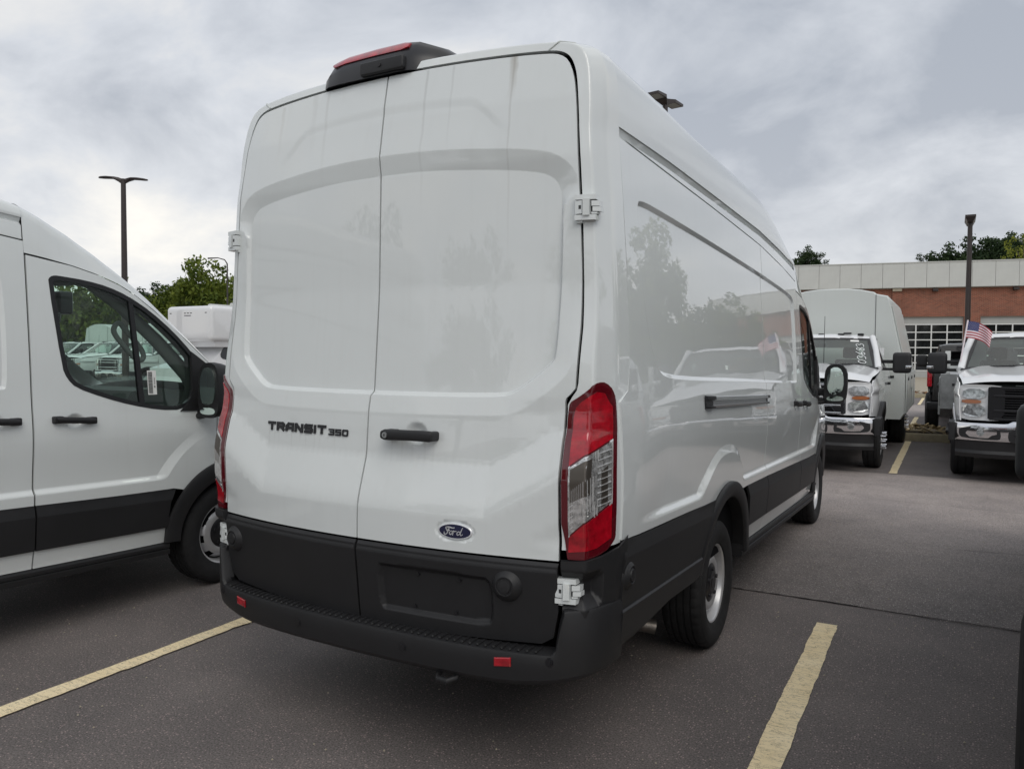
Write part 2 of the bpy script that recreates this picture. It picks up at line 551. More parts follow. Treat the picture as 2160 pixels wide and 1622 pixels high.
def panel_data(outline, fn, outward, step=0.03, fine=None, fstep=0.009, holes=(), thick=0.014, estep=None, lines=(), lstep=.011, rimdir=None):
    """a sheet-metal part: outline in (u,v), lifted by fn(u,v)->xyz, with analytic normals and a folded rim"""
    estep = estep or step * 0.6
    loops = [densify(outline, estep)] + [densify(h, estep) for h in holes]
    pts = list(np.vstack(loops)); edges = []; o = 0
    for L in loops:
        edges += [(o + i, o + (i + 1) % len(L)) for i in range(len(L))]; o += len(L)
    lo = loops[0].min(0); hi = loops[0].max(0)
    def inside(Q, marg):
        ok = sdf(loops[0] if len(loops[0]) < 400 else outline, Q[:, 0], Q[:, 1]) < -marg
        for h in holes:
            ok &= sdf(h, Q[:, 0], Q[:, 1]) > marg
        return ok
    gx, gy = np.meshgrid(np.arange(lo[0], hi[0], step), np.arange(lo[1], hi[1], step * 0.9))
    gx[1::2] += step / 2
    Q = np.c_[gx.ravel(), gy.ravel()]
    Q = Q[inside(Q, step * 0.35)]
    if fine is not None:
        Q = Q[~fine(Q[:, 0], Q[:, 1])]
        gx, gy = np.meshgrid(np.arange(lo[0], hi[0], fstep), np.arange(lo[1], hi[1], fstep))
        gx[1::2] += fstep / 2
        Q2 = np.c_[gx.ravel(), gy.ravel()]
        Q2 = Q2[fine(Q2[:, 0], Q2[:, 1])]
        if len(Q2):
            Q2 = Q2[inside(Q2, fstep * 0.4)]
            Q = np.vstack([Q, Q2])
    for ln in lines:
        L = densify(ln, lstep, closed=False)
        L = L[inside(L, .003)]
        if not len(L): continue
        keep = np.ones(len(Q), bool)
        for i in range(0, len(L), 64):
            dd = ((Q[:, None, :] - L[None, i:i + 64, :]) ** 2).sum(-1).min(1) if len(Q) else np.zeros(0)
            keep &= dd > .0025 ** 2
        Q = np.vstack([Q[keep], L])
    if lines and len(Q):                            # thin the loose grid points beside the feature lines
        pass
    nb = len(pts)
    allp = np.vstack([np.array(pts), Q]) if len(Q) else np.array(pts)
    res = delaunay_2d_cdt([Vector(p) for p in allp.tolist()], edges, [], 0, 1e-6, False)
    V2 = np.array([tuple(v) for v in res[0]])
    T = np.array([tuple(t_) for t_ in res[2]])
    c = V2[T].mean(1)
    T = T[inside(c, 0.0)]
    X = fn(V2[:, 0], V2[:, 1])
    h = 0.0015
    du = fn(V2[:, 0] + h, V2[:, 1]) - fn(V2[:, 0] - h, V2[:, 1])
    dv = fn(V2[:, 0], V2[:, 1] + h) - fn(V2[:, 0], V2[:, 1] - h)
    N = np.cross(du, dv)
    N /= np.linalg.norm(N, axis=1)[:, None] + 1e-12
    ow = np.array(outward, float)
    if np.median(N @ ow) < 0: N = -N
    a, b, c_ = X[T[:, 0]], X[T[:, 1]], X[T[:, 2]]
    fl = np.einsum('ij,ij->i', np.cross(b - a, c_ - a), N[T[:, 0]]) < 0
    T[fl] = T[fl][:, ::-1]
    F = [tuple(t_) for t_ in T]
    VV = list(X); NN = list(N)
    # rim from true boundary edges
    cnt = {}
    for t_ in T:
        for i in range(3):
            k = (t_[i], t_[(i + 1) % 3])
            cnt[k] = cnt.get(k, 0) + 1
    be = [k for k in cnt if (k[1], k[0]) not in cnt]
    if thick:
        for (i, j) in be:
            p0, p1 = X[i], X[j]
            if rimdir is None: q0, q1 = p0 - N[i] * thick, p1 - N[j] * thick
            else: q0, q1 = p0 + rimdir * thick, p1 + rimdir * thick
            nn = np.cross(p1 - p0, N[i]); nn /= np.linalg.norm(nn) + 1e-12
            k = len(VV)
            VV += [p0, p1, q1, q0]; NN += [nn] * 4
            F.append((k, k + 3, k + 2, k + 1))
    return np.array(VV), F, np.array(NN)

def put(name, data, m, parent, side=1):
    V, F, N = data
    if side < 0:
        V = V * np.array([-1, 1, 1]); N = N * np.array([-1, 1, 1]); F = [f[::-1] for f in F]
    return mesh_obj(name, V, F, m, parent, normals=N)

def grid_data(P, closed_u=False):
    """P[i][j] -> quads"""
    P = np.asarray(P, float); a, b = P.shape[:2]
    F = []
    for i in range(a - 1):
        for j in range(b if closed_u else b - 1):
            j2 = (j + 1) % b
            F.append((i * b + j, i * b + j2, (i + 1) * b + j2, (i + 1) * b + j))
    return P.reshape(-1, 3), F
# ================================================================== setting
def asphalt_mat(name, col, speck, scale=1.0, aisle_sheen=None):
    m = D.materials.new(name); m.use_nodes = True
    t = m.node_tree; b = t.nodes['Principled BSDF']
    N = t.nodes.new; L = t.links.new
    g = N('ShaderNodeNewGeometry')
    def noise(s, d, r=.6, sc=(1, 1, 1)):
        mp = N('ShaderNodeMapping'); mp.inputs['Scale'].default_value = sc
        L(g.outputs['Position'], mp.inputs[0])
        n = N('ShaderNodeTexNoise'); n.inputs['Scale'].default_value = s; n.inputs['Detail'].default_value = d; n.inputs['Roughness'].default_value = r
        L(mp.outputs[0], n.inputs['Vector']); return n.outputs['Fac']
    def ramp(f, p0, c0, p1, c1):
        r = N('ShaderNodeValToRGB'); e = r.color_ramp.elements
        e[0].position = p0; e[0].color = (*c0, 1); e[1].position = p1; e[1].color = (*c1, 1); L(f, r.inputs[0]); return r.outputs[0]
    def mul(a, b_, fac=1.0):
        x = N('ShaderNodeMixRGB'); x.blend_type = 'MULTIPLY'; x.inputs[0].default_value = fac; L(a, x.inputs[1]); L(b_, x.inputs[2]); return x.outputs[0]
    fine = ramp(noise(120 * scale, 4, .75), .36, [c * .45 for c in col], .66, [c * 1.75 for c in col])
    mid = ramp(noise(1.1, 7, .65), .3, (.74, .74, .75), .7, (1.16, 1.14, 1.12))
    big = ramp(noise(.22, 4, .55, (1, .5, 1)), .32, (.82, .80, .80), .68, (1.12, 1.12, 1.13))
    if aisle_sheen:                                        # grazing-angle sheen painted into the colour, paler along y
        col2, y0, y1 = aisle_sheen
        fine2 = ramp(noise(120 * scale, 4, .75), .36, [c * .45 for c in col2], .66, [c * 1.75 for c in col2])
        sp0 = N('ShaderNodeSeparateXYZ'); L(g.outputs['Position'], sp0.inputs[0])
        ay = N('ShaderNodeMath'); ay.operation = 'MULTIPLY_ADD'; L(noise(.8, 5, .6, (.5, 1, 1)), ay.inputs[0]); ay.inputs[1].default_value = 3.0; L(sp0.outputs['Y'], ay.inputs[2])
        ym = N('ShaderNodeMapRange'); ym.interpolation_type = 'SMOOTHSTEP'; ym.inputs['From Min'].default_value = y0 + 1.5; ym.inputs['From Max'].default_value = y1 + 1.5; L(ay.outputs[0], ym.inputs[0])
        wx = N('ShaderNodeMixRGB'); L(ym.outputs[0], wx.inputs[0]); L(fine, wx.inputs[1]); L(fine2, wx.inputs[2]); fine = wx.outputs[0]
    c = mul(mul(fine, mid), big)
    v = N('ShaderNodeTexVoronoi'); v.inputs['Scale'].default_value = 95 * scale; L(g.outputs['Position'], v.inputs['Vector'])
    r = N('ShaderNodeValToRGB'); e = r.color_ramp.elements; e[0].position = .78; e[0].color = (0, 0, 0, 1); e[1].position = .86; e[1].color = (1, 1, 1, 1)
    sp = N('ShaderNodeSeparateColor'); L(v.outputs['Color'], sp.inputs[0]); L(sp.outputs[0], r.inputs[0])
    ds = N('ShaderNodeMath'); ds.operation = 'LESS_THAN'; ds.inputs[1].default_value = .36; L(v.outputs['Distance'], ds.inputs[0])
    mm = N('ShaderNodeMath'); mm.operation = 'MULTIPLY'; L(ds.outputs[0], mm.inputs[0]); L(r.outputs[0], mm.inputs[1])
    x = N('ShaderNodeMixRGB'); L(mm.outputs[0], x.inputs[0]); L(c, x.inputs[1]); x.inputs[2].default_value = (*speck, 1)
    # oil drips and tyre scuffs
    oil = noise(.9, 5, .7, (1.6, .45, 1))
    ro = N('ShaderNodeMapRange'); ro.inputs['From Min'].default_value = .62; ro.inputs['From Max'].default_value = .74; L(oil, ro.inputs[0])
    of = N('ShaderNodeMath'); of.operation = 'MULTIPLY'; of.inputs[1].default_value = .35; L(ro.outputs[0], of.inputs[0])
    x2 = N('ShaderNodeMixRGB'); L(of.outputs[0], x2.inputs[0]); L(x.outputs[0], x2.inputs[1]); x2.inputs[2].default_value = (.02, .019, .019, 1)
    L(x2.outputs[0], b.inputs['Base Color'])
    b.inputs['Roughness'].default_value = .74; b.inputs['Specular IOR Level'].default_value = .42
    bp = N('ShaderNodeBump'); bp.inputs['Strength'].default_value = .8; bp.inputs['Distance'].default_value = .006
    L(noise(120 * scale, 4, .75), bp.inputs['Height']); L(bp.outputs[0], b.inputs['Normal'])
    return m

def line_mat():
    m = D.materials.new('worn_yellow_paint'); m.use_nodes = True
    t = m.node_tree; b = t.nodes['Principled BSDF']; N = t.nodes.new; L = t.links.new
    g = N('ShaderNodeNewGeometry')
    def noise(s, d, sc):
        mp = N('ShaderNodeMapping'); mp.inputs['Scale'].default_value = sc; L(g.outputs['Position'], mp.inputs[0])
        n = N('ShaderNodeTexNoise'); n.inputs['Scale'].default_value = s; n.inputs['Detail'].default_value = d; n.inputs['Roughness'].default_value = .7
        n.inputs['Distortion'].default_value = .6
        L(mp.outputs[0], n.inputs['Vector']); return n.outputs['Fac']
    r0 = N('ShaderNodeValToRGB'); e = r0.color_ramp.elements
    e[0].position = .3; e[0].color = (.80, .655, .40, 1); e[1].position = .7; e[1].color = (.90, .775, .53, 1); L(noise(3, 6, (1, 1, 1)), r0.inputs[0])
    a = noise(16, 6, (.45, 1.9, 1))               # cracks run across the stripe
    s1 = N('ShaderNodeMath'); s1.operation = 'SUBTRACT'; s1.inputs[1].default_value = .5; L(a, s1.inputs[0])
    s2 = N('ShaderNodeMath'); s2.operation = 'ABSOLUTE'; L(s1.outputs[0], s2.inputs[0])
    r1 = N('ShaderNodeMapRange'); r1.inputs['From Min'].default_value = .0; r1.inputs['From Max'].default_value = .020; r1.inputs['To Min'].default_value = 1; r1.inputs['To Max'].default_value = 0
    L(s2.outputs[0], r1.inputs[0])
    p = N('ShaderNodeMapRange'); p.inputs['From Min'].default_value = .60; p.inputs['From Max'].default_value = .66; L(noise(70, 4, (1, 1.5, 1)), p.inputs[0])
    ad = N('ShaderNodeMath'); ad.operation = 'MAXIMUM'; L(r1.outputs[0], ad.inputs[0]); L(p.outputs[0], ad.inputs[1])
    mu = N('ShaderNodeMath'); mu.operation = 'MULTIPLY'; mu.inputs[1].default_value = .66; L(ad.outputs[0], mu.inputs[0])
    x = N('ShaderNodeMixRGB'); L(mu.outputs[0], x.inputs[0]); L(r0.outputs[0], x.inputs[1]); x.inputs[2].default_value = (.10, .085, .065, 1)
    L(x.outputs[0], b.inputs['Base Color']); b.inputs['Roughness'].default_value = .8; b.inputs['Specular IOR Level'].default_value = .25
    return m

def brick_mat():
    m = D.materials.new('red_brick'); m.use_nodes = True
    t = m.node_tree; b = t.nodes['Principled BSDF']; N = t.nodes.new; L = t.links.new
    tcn = N('ShaderNodeTexCoord'); mp = N('ShaderNodeMapping'); mp.inputs['Rotation'].default_value = (R(90), 0, 0)
    L(tcn.outputs['Object'], mp.inputs[0])
    br = N('ShaderNodeTexBrick'); br.inputs['Scale'].default_value = 1
    br.inputs['Brick Width'].default_value = .215; br.inputs['Row Height'].default_value = .075; br.inputs['Mortar Size'].default_value = .008
    br.inputs['Color1'].default_value = (.30, .090, .053, 1); br.inputs['Color2'].default_value = (.19, .055, .034, 1); br.inputs['Mortar'].default_value = (.32, .25, .19, 1)
    L(mp.outputs[0], br.inputs['Vector'])
    n = N('ShaderNodeTexNoise'); n.inputs['Scale'].default_value = .6; n.inputs['Detail'].default_value = 5; L(tcn.outputs['Object'], n.inputs['Vector'])
    r = N('ShaderNodeValToRGB'); e = r.color_ramp.elements; e[0].position = .3; e[0].color = (.8, .8, .8, 1); e[1].position = .7; e[1].color = (1.15, 1.12, 1.1, 1); L(n.outputs['Fac'], r.inputs[0])
    x = N('ShaderNodeMixRGB'); x.blend_type = 'MULTIPLY'; x.inputs[0].default_value = 1; L(br.outputs['Color'], x.inputs[1]); L(r.outputs[0], x.inputs[2])
    L(x.outputs[0], b.inputs['Base Color']); b.inputs['Roughness'].default_value = .9
    bp = N('ShaderNodeBump'); bp.inputs['Distance'].default_value = .01; bp.inputs['Strength'].default_value = .6; bp.invert = True
    L(br.outputs['Fac'], bp.inputs['Height']); L(bp.outputs[0], b.inputs['Normal'])
    return m

ASPH = asphalt_mat('asphalt_old', (.156, .141, .135), (.36, .28, .27))
ASPH2 = asphalt_mat('asphalt_aisle', (.164, .148, .141), (.42, .39, .37), aisle_sheen=((.30, .268, .252), 3.4, 7.6))
LINE = line_mat()
BRICK = brick_mat()
GRASSM = mat('grass', (.045, .075, .02), .95, var=.45, vscale=.8)

def sheet(name, pts, z, m, kind='structure'):
    o = mesh_obj(name, [(x, y, z) for x, y in pts], [list(range(len(pts)))], m, sharp=0)
    o['kind'] = kind
    return o
sheet('asphalt_ground', [(-260, -200), (260, -200), (260, 420), (-260, 420)], 0, ASPH)
n = 60
ex = np.linspace(-60, 60, n)
wob = lambda x, s: .02 * math.sin(x * 1.7 + s) + .015 * math.sin(x * 4.1 + s * 2)
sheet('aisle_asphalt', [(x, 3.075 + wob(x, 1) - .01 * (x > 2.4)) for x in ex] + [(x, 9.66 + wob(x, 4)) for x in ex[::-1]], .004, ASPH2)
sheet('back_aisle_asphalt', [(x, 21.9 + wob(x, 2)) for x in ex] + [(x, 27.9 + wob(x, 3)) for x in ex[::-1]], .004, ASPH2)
# joint between the two pavings: a thin ragged crack
g = G(); px_ = None
for x in np.arange(-12, 30, .06):
    y = 3.068 + wob(x, 1) + RNG.uniform(-.007, .007); w_ = RNG.uniform(.001, .0065)
    c = (x, y, w_)
    if px_ is not None:
        g.add([(px_[0], px_[1] - px_[2], .0075), (c[0], c[1] - c[2], .0075), (c[0], c[1] + c[2], .0075), (px_[0], px_[1] + px_[2], .0075)], [(0, 1, 2, 3)])
    px_ = c
for (x0, y0, x1, y1) in ((2.2, 5.15, 9, 5.6), (1.2, 7.4, 6, 7.1)):
    px_ = None; yy = 0
    for t in np.linspace(0, 1, 70):
        yy = yy * .9 + RNG.uniform(-.02, .02)
        c = (x0 + (x1 - x0) * t + RNG.uniform(-.006, .006), y0 + (y1 - y0) * t + yy, RNG.uniform(.0012, .0032))
        if px_ is not None:
            nx, ny = (0, 1) if abs(x1 - x0) > abs(y1 - y0) else (1, 0)
            g.add([(px_[0] - nx * px_[2], px_[1] - ny * px_[2], .0078), (c[0] - nx * c[2], c[1] - ny * c[2], .0078), (c[0] + nx * c[2], c[1] + ny * c[2], .0078), (px_[0] + nx * px_[2], px_[1] + ny * px_[2], .0078)], [(0, 1, 2, 3)])
        px_ = c
g.build('pavement_crack', DARK)['kind'] = 'structure'

# grit lying on the near asphalt
g = G()
for i in range(1500):
    x = RNG.uniform(-3.5, 3.2); y = RNG.uniform(-1.0, 8.5); s_ = RNG.uniform(.0022, .0065); a = RNG.uniform(0, 6.28)
    c, q = math.cos(a) * s_, math.sin(a) * s_
    g.add([(x + c, y + q, .006), (x - q, y + c, .006), (x - c, y - q, .006), (x + q, y - c, .006), (x + .2 * s_, y, .006 + s_ * 1.1)], [(0, 1, 4), (1, 2, 4), (2, 3, 4), (3, 0, 4)])
o = g.build('grit', CONC, sharp=0)
tag(o, 'pale grit scattered over the near asphalt', 'grit', kind='stuff')

def stripe(x0, y0, x1, y1, w, z=.008, jag=.004):
    d = np.array([x1 - x0, y1 - y0]); L_ = np.hypot(*d); d /= L_; nn = np.array([-d[1], d[0]])
    k = max(6, int(L_ / .03)); A = []; B = []
    dr = [0.0, 0.0]
    for i in range(k + 1):
        p = np.array([x0, y0]) + d * L_ * i / k
        for e in (0, 1):
            dr[e] = dr[e] * .8 + RNG.uniform(-jag, jag) * .7 + (RNG.uniform(-2.5, 1) * jag if RNG.uniform() < .06 else 0)
        A.append(p + nn * (w / 2 + dr[0])); B.append(p - nn * (w / 2 + dr[1]))
    V = [(p[0], p[1], z) for p in A] + [(p[0], p[1], z) for p in B]
    o = mesh_obj('parking_line', V, [(i, i + 1, k + 2 + i, k + 1 + i)[::-1] for i in range(k)], LINE, sharp=0)
    o['kind'] = 'structure'
    return o
stripe(1.47, 2.61, 1.51, -3.2, .118, jag=.004)
stripe(-1.635, 2.60, -1.605, -3.2, .105, jag=.004)
for k in (-5, -4, -3, -2, 1, 2, 3, 4): stripe(1.47 + 3.1 * k - .02 * 0, 2.6, 1.50 + 3.1 * k, -3.2, .11)
for k in range(-9, 6): stripe(1.41 + 3.1 * k, 9.70, 1.40 + 3.1 * k, 14.55, .105)
for k in range(-13, 6):
    stripe(1.30 + 3.1 * k, 15.75, 1.30 + 3.1 * k, 21.6, .105); stripe(1.15 + 3.1 * k, 28.0, 1.15 + 3.1 * k, 33.2, .105)

def kerb(name, x0, x1, y0, y1):
    g = G(); N_ = int((x1 - x0) / 3)
    for i in range(N_):
        a = x0 + (x1 - x0) * i / N_; b = x0 + (x1 - x0) * (i + 1) / N_ - .012
        g.prism([(y0, -.02), (y0 + .02, .13), (y0 + .05, .155), (y1 - .03, .155), (y1, .13), (y1, -.02)], 0, a, b)
    o = g.build(name, KERBM, sharp=50); o['kind'] = 'structure'
kerb('kerb', -34, 24, 14.68, 14.84); kerb('island_back_kerb', -34, 24, 15.52, 15.68); kerb('far_kerb', -24, 34, 33.4, 33.6)
sheet('planting_bed', [(-34, 14.83), (24, 14.83), (24, 15.53), (-34, 15.53)], .13, EARTH)
# wood chips heaped in the island
g = G()
for i in range(5200):
    x = RNG.uniform(-12, 9) if i < 4200 else RNG.uniform(-34, 24); t = RNG.uniform(0, 1); y = 14.86 + .64 * t
    z = .14 + .10 * math.sin(math.pi * t) * (1 + .3 * math.sin(x * 5)) + RNG.uniform(0, .03)
    L_, w_ = RNG.uniform(.03, .09), RNG.uniform(.012, .03); a = RNG.uniform(0, 6.28); tl = RNG.uniform(-.5, .5)
    c, s_ = math.cos(a), math.sin(a)
    g.add([(x - c * L_ + s_ * w_, y - s_ * L_ - c * w_, z - tl * L_), (x + c * L_ + s_ * w_, y + s_ * L_ - c * w_, z + tl * L_), (x + c * L_ - s_ * w_, y + s_ * L_ + c * w_, z + tl * L_ + .01), (x - c * L_ - s_ * w_, y - s_ * L_ + c * w_, z - tl * L_ + .01)], [(0, 1, 2, 3)])
o = g.build('wood_mulch', MULCH, sharp=0)
tag(o, 'tan wood chip mulch heaped in the kerbed island behind the trucks', 'mulch', kind='stuff')
g = G()
for i in range(420):
    x = RNG.uniform(-4, 8); y = 33.65 + abs(RNG.normal(0, .25)); z = .17 + RNG.uniform(0, .10); a = RNG.uniform(0, 6.28); s_ = RNG.uniform(.05, .11); t_ = RNG.uniform(-.05, .05)
    g.add([(x + s_ * math.cos(a + q), y + s_ * math.sin(a + q), z + t_ * math.cos(q)) for q in (0, 1.7, 3.1, 4.6)], [(0, 1, 2, 3)])
o = g.build('fallen_leaves', LEAFLIT, sharp=0)
tag(o, 'brown fallen leaves drifted along the far kerb', 'leaves', kind='stuff')
g = G(); g.add([(-24, 33.6, .15), (34, 33.6, .15), (34, 75, .36), (-24, 75, .36)], [(0, 1, 2, 3)])
g.build('concrete_apron', CONC, sharp=0)['kind'] = 'structure'
sheet('grass_verge', [(-200, 33), (-24.2, 33), (-24.2, 200), (-200, 200)], .05, GRASSM)
sheet('grass_bank', [(34.1, 20), (200, 20), (200, 200), (34.1, 200)], .05, GRASSM)
sheet('rear_grass', [(-200, -60), (200, -60), (200, -22), (-200, -22)], .05, GRASSM)

# ------------------------------------------------------------------ service building
bld = thing('service_building', 'long red brick service building with grey fascia panels and glazed bay doors', 'building', (6.17, 60, 0), R(11))
DOORS = [(-12.45, -8.55), (-7.35, -3.45), (-2.45, 1.45), (2.55, 6.45)]
g = G(); zt, zd = 6.5, 4.49
x = -24.0
for a, b in DOORS + [(9.6, 9.6)]:
    g.box((x, 0, 0), (a, .4, zt))
    if b > a: g.box((a, 0, zd), (b, .4, zt))
    x = b
g.box((-24, .4, 0), (9.6, 26, 6.4))
g.build('brick_wall', BRICK, bld, sharp=0)
g = G()
for a, b in DOORS:
    g.box((a - .0, -.012, zd + .0), (b, -.002, zd + .10))
g.build('lintel_course', BRICK, bld, sharp=0)
pm = None
g = G(); g.box((0, 0, 0), (1.366, .10, 1.70)); p0 = g.build('fascia_panel', BONE, bld, sharp=0); p0.location = (-.31 - 1.385 * 17, -.32, 6.5)
for k in range(1, 25):
    c = p0.copy(); COL.objects.link(c); c.parent = bld; c.location = (-.31 - 1.385 * (17 - k), -.32, 6.5)
g = G(); g.box((-24, -.20, 6.46), (9.6, 1.5, 8.17)); g.build('fascia_backing', GREYP, bld, sharp=0)
g = G(); g.box((-24, -.36, 8.2), (9.65, 26, 8.26)); g.build('parapet_cap', BONE, bld, sharp=0)
for (a, b) in DOORS:
    d = link('garage_door', None, bld); d.location = (a, .16, .21)
    W_ = b - a; H_ = zd - .21; rh_ = H_ / 8
    g = G()
    g.box((0, 0, H_ - rh_), (W_, .05, H_)); g.build('solid_panel', GREYP, d, sharp=0)
    g = G(); g.box((0, 0, 0), (W_, .05, rh_)); g.build('solid_panel', GREYP, d, sharp=0)
    g = G()
    for i in range(1, 8): g.box((0, -.01, i * rh_ - .035), (W_, .055, i * rh_ + .035))
    for i in range(5): g.box((max(0, i * W_ / 4 - .04), -.008, rh_), (min(W_, i * W_ / 4 + .04), .053, H_ - rh_))
    g.build('door_frame', TRIMW, d, sharp=0)
    p_ = None
    for i in range(1, 7):
        for j in range(4):
            if p_ is None:
                gg = G(); gg.box((.04, .018, .035), (W_ / 4 - .04, .028, rh_ - .035)); p_ = gg.build('pane', PANEGLASS, d, sharp=0); q_ = p_
            else:
                q_ = p_.copy(); COL.objects.link(q_); q_.parent = d
            q_.location = (j * W_ / 4, RNG.uniform(-.003, .003), i * rh_)
            q_.rotation_euler = (RNG.uniform(-.012, .012), 0, RNG.uniform(-.012, .012))
for xw in (-5.28, -.44, 4.4, -10.3):
    g = G(); g.rbox((xw - .17, -.30, 6.22), (xw + .17, -.005, 6.40), .03); g.build('wall_light', POLEM, bld)
g = G(); g.box((-7.95, -.25, 6.27), (-7.37, -.004, 6.46)); g.build('scupper_box', CONC, bld, sharp=0)
g = G(); g.box((-7.95, -.10, 0), (-7.38, -.003, 6.26)); g.build('brick_pier', BRICK, bld, sharp=0)

# ------------------------------------------------------------------ lamp posts
def head_shoebox(g, base, ang, L_=.62, w=.34):
    c, s_ = math.cos(ang), math.sin(ang)
    T = lambda a, b, z: (base[0] + c * a - s_ * b, base[1] + s_ * a + c * b, base[2] + z)
    n_ = .22
    g.hexa([T(.0, -.045, -.13), T(n_, -w / 2, -.02), T(n_, w / 2, -.02), T(.0, .045, -.13), T(.0, -.045, .03), T(n_, -w / 2, .05), T(n_, w / 2, .05), T(.0, .045, .03)])
    g.hexa([T(n_, -w / 2, -.02), T(n_ + L_, -w / 2, -.02), T(n_ + L_, w / 2, -.02), T(n_, w / 2, -.02), T(n_, -w / 2, .05), T(n_ + L_, -w / 2, .035), T(n_ + L_, w / 2, .035), T(n_, w / 2, .05)])
    return [T(n_ + .03, -w / 2 + .03, -.021), T(n_ + L_ - .03, -w / 2 + .03, -.021), T(n_ + L_ - .03, w / 2 - .03, -.021), T(n_ + .03, w / 2 - .03, -.021)]
lp = thing('lamp_post', 'tall lamp post behind the big van, only its two flat heads showing over the roof', 'lamp post', (-3.82, 15.18, 0))
g = G(); g.tube([(0, 0, 0), (0, 0, 7.58)], [.085, .06], 12); g.build('pole', POLEM, lp)
for ang in (R(-99), R(81)):
    g = G(); q = head_shoebox(g, (0, 0, 7.55), ang, .40, .30); h = g.build('lamp_head', POLEM, lp)
    g = G(); g.add(q, [(0, 1, 2, 3)]); g.build('lamp_lens', LENSG, h, sharp=0)
lp = thing('lamp_post', 'slender lamp post beyond the left van with two curved wing-like arms', 'lamp post', (-23.9, 15.18, 0))
g = G(); g.tube([(0, 0, 0), (0, 0, 7.85)], [.13, .085], 12); g.build('pole', POLEM, lp)
for sg in (-1, 1):
    rings = []
    for t, w, h in ((.0, .05, .10), (.15, .07, .08), (.35, .13, .05), (.6, .17, .05), (.85, .14, .045), (1.0, .05, .03)):
        xx = sg * (.05 + .80 * t); zz = 7.76 + .12 * math.sin(min(1, t * 2.2) * math.pi / 2) - .06 * max(0, t - .5) + (.04 if sg < 0 else -.03) * t
        rings.append([(xx * .86, xx * .5 + w * math.cos(a), zz + h * math.sin(a)) for a in np.linspace(0, 2 * math.pi, 9)[:-1]])
    g = G(); g.loft(rings); g.build('lamp_head', POLEM, lp)
lp = thing('lamp_post', 'dark lamp post in front of the brick building with a boxy head seen end-on', 'lamp post', (2.6, 32.4, 0))
g = G(); g.tube([(0, 0, 0), (0, 0, 6.86)], [.115, .085], 12); g.build('pole', POLEM, lp)
g = G(); g.hexa([(-.10, -.4, 6.82), (.10, -.4, 6.82), (.10, .9, 6.82), (-.10, .9, 6.82), (-.17, -.5, 6.98), (.17, -.5, 6.98), (.17, 1.0, 6.98), (-.17, 1.0, 6.98)])
g.box((-.18, -.52, 6.98), (.18, 1.02, 7.06)); g.build('lamp_head', POLEM, lp, sharp=20)
lp = thing('lamp_post', 'thin dark lamp post before the green tree with a short arm to the left', 'lamp post', (-25.6, 21.2, 0))
g = G(); g.tube([(0, 0, 0), (0, 0, 5.55), (-.1, -.05, 5.72), (-.35, -.2, 5.80), (-.75, -.4, 5.78)], [.04, .03, .025, .022, .035], 8); g.build('pole', POLEM, lp)

# ------------------------------------------------------------------ trees
def leaf_mat(name, c0, c1):
    m = D.materials.new(name); m.use_nodes = True
    t = m.node_tree; b = t.nodes['Principled BSDF']; N = t.nodes.new; L = t.links.new
    g_ = N('ShaderNodeNewGeometry')
    n = N('ShaderNodeTexNoise'); n.inputs['Scale'].default_value = .9; n.inputs['Detail'].default_value = 4; L(g_.outputs['Position'], n.inputs['Vector'])
    ad = N('ShaderNodeMath'); ad.operation = 'MULTIPLY_ADD'; ad.inputs[1].default_value = .35; L(g_.outputs['Random Per Island'], ad.inputs[0])
    mu = N('ShaderNodeMath'); mu.operation = 'MULTIPLY'; mu.inputs[1].default_value = .75; L(n.outputs['Fac'], mu.inputs[0]); L(mu.outputs[0], ad.inputs[2])
    r = N('ShaderNodeValToRGB'); e = r.color_ramp.elements; e[0].position = .35; e[0].color = (*c0, 1); e[1].position = .75; e[1].color = (*c1, 1); L(ad.outputs[0], r.inputs[0])
    L(r.outputs[0], b.inputs['Base Color']); b.inputs['Roughness'].default_value = .65; b.inputs['Specular IOR Level'].default_value = .25
    tr = N('ShaderNodeBsdfTranslucent'); L(r.outputs[0], tr.inputs[0])
    mx_ = N('ShaderNodeMixShader'); mx_.inputs[0].default_value = .35; L(b.outputs[0], mx_.inputs[1]); L(tr.outputs[0], mx_.inputs[2]); L(mx_.outputs[0], t.nodes['Material Output'].inputs[0])
    return m
LEAF_A = leaf_mat('broad_leaf', (.050, .085, .012), (.185, .225, .032))
LEAF_B = leaf_mat('dark_leaf', (.016, .034, .012), (.050, .082, .028))
LEAF_C = leaf_mat('yellow_leaf', (.10, .13, .015), (.26, .27, .04))
BARK = mat('bark', (.09, .075, .06), .95, var=.3, vscale=6)

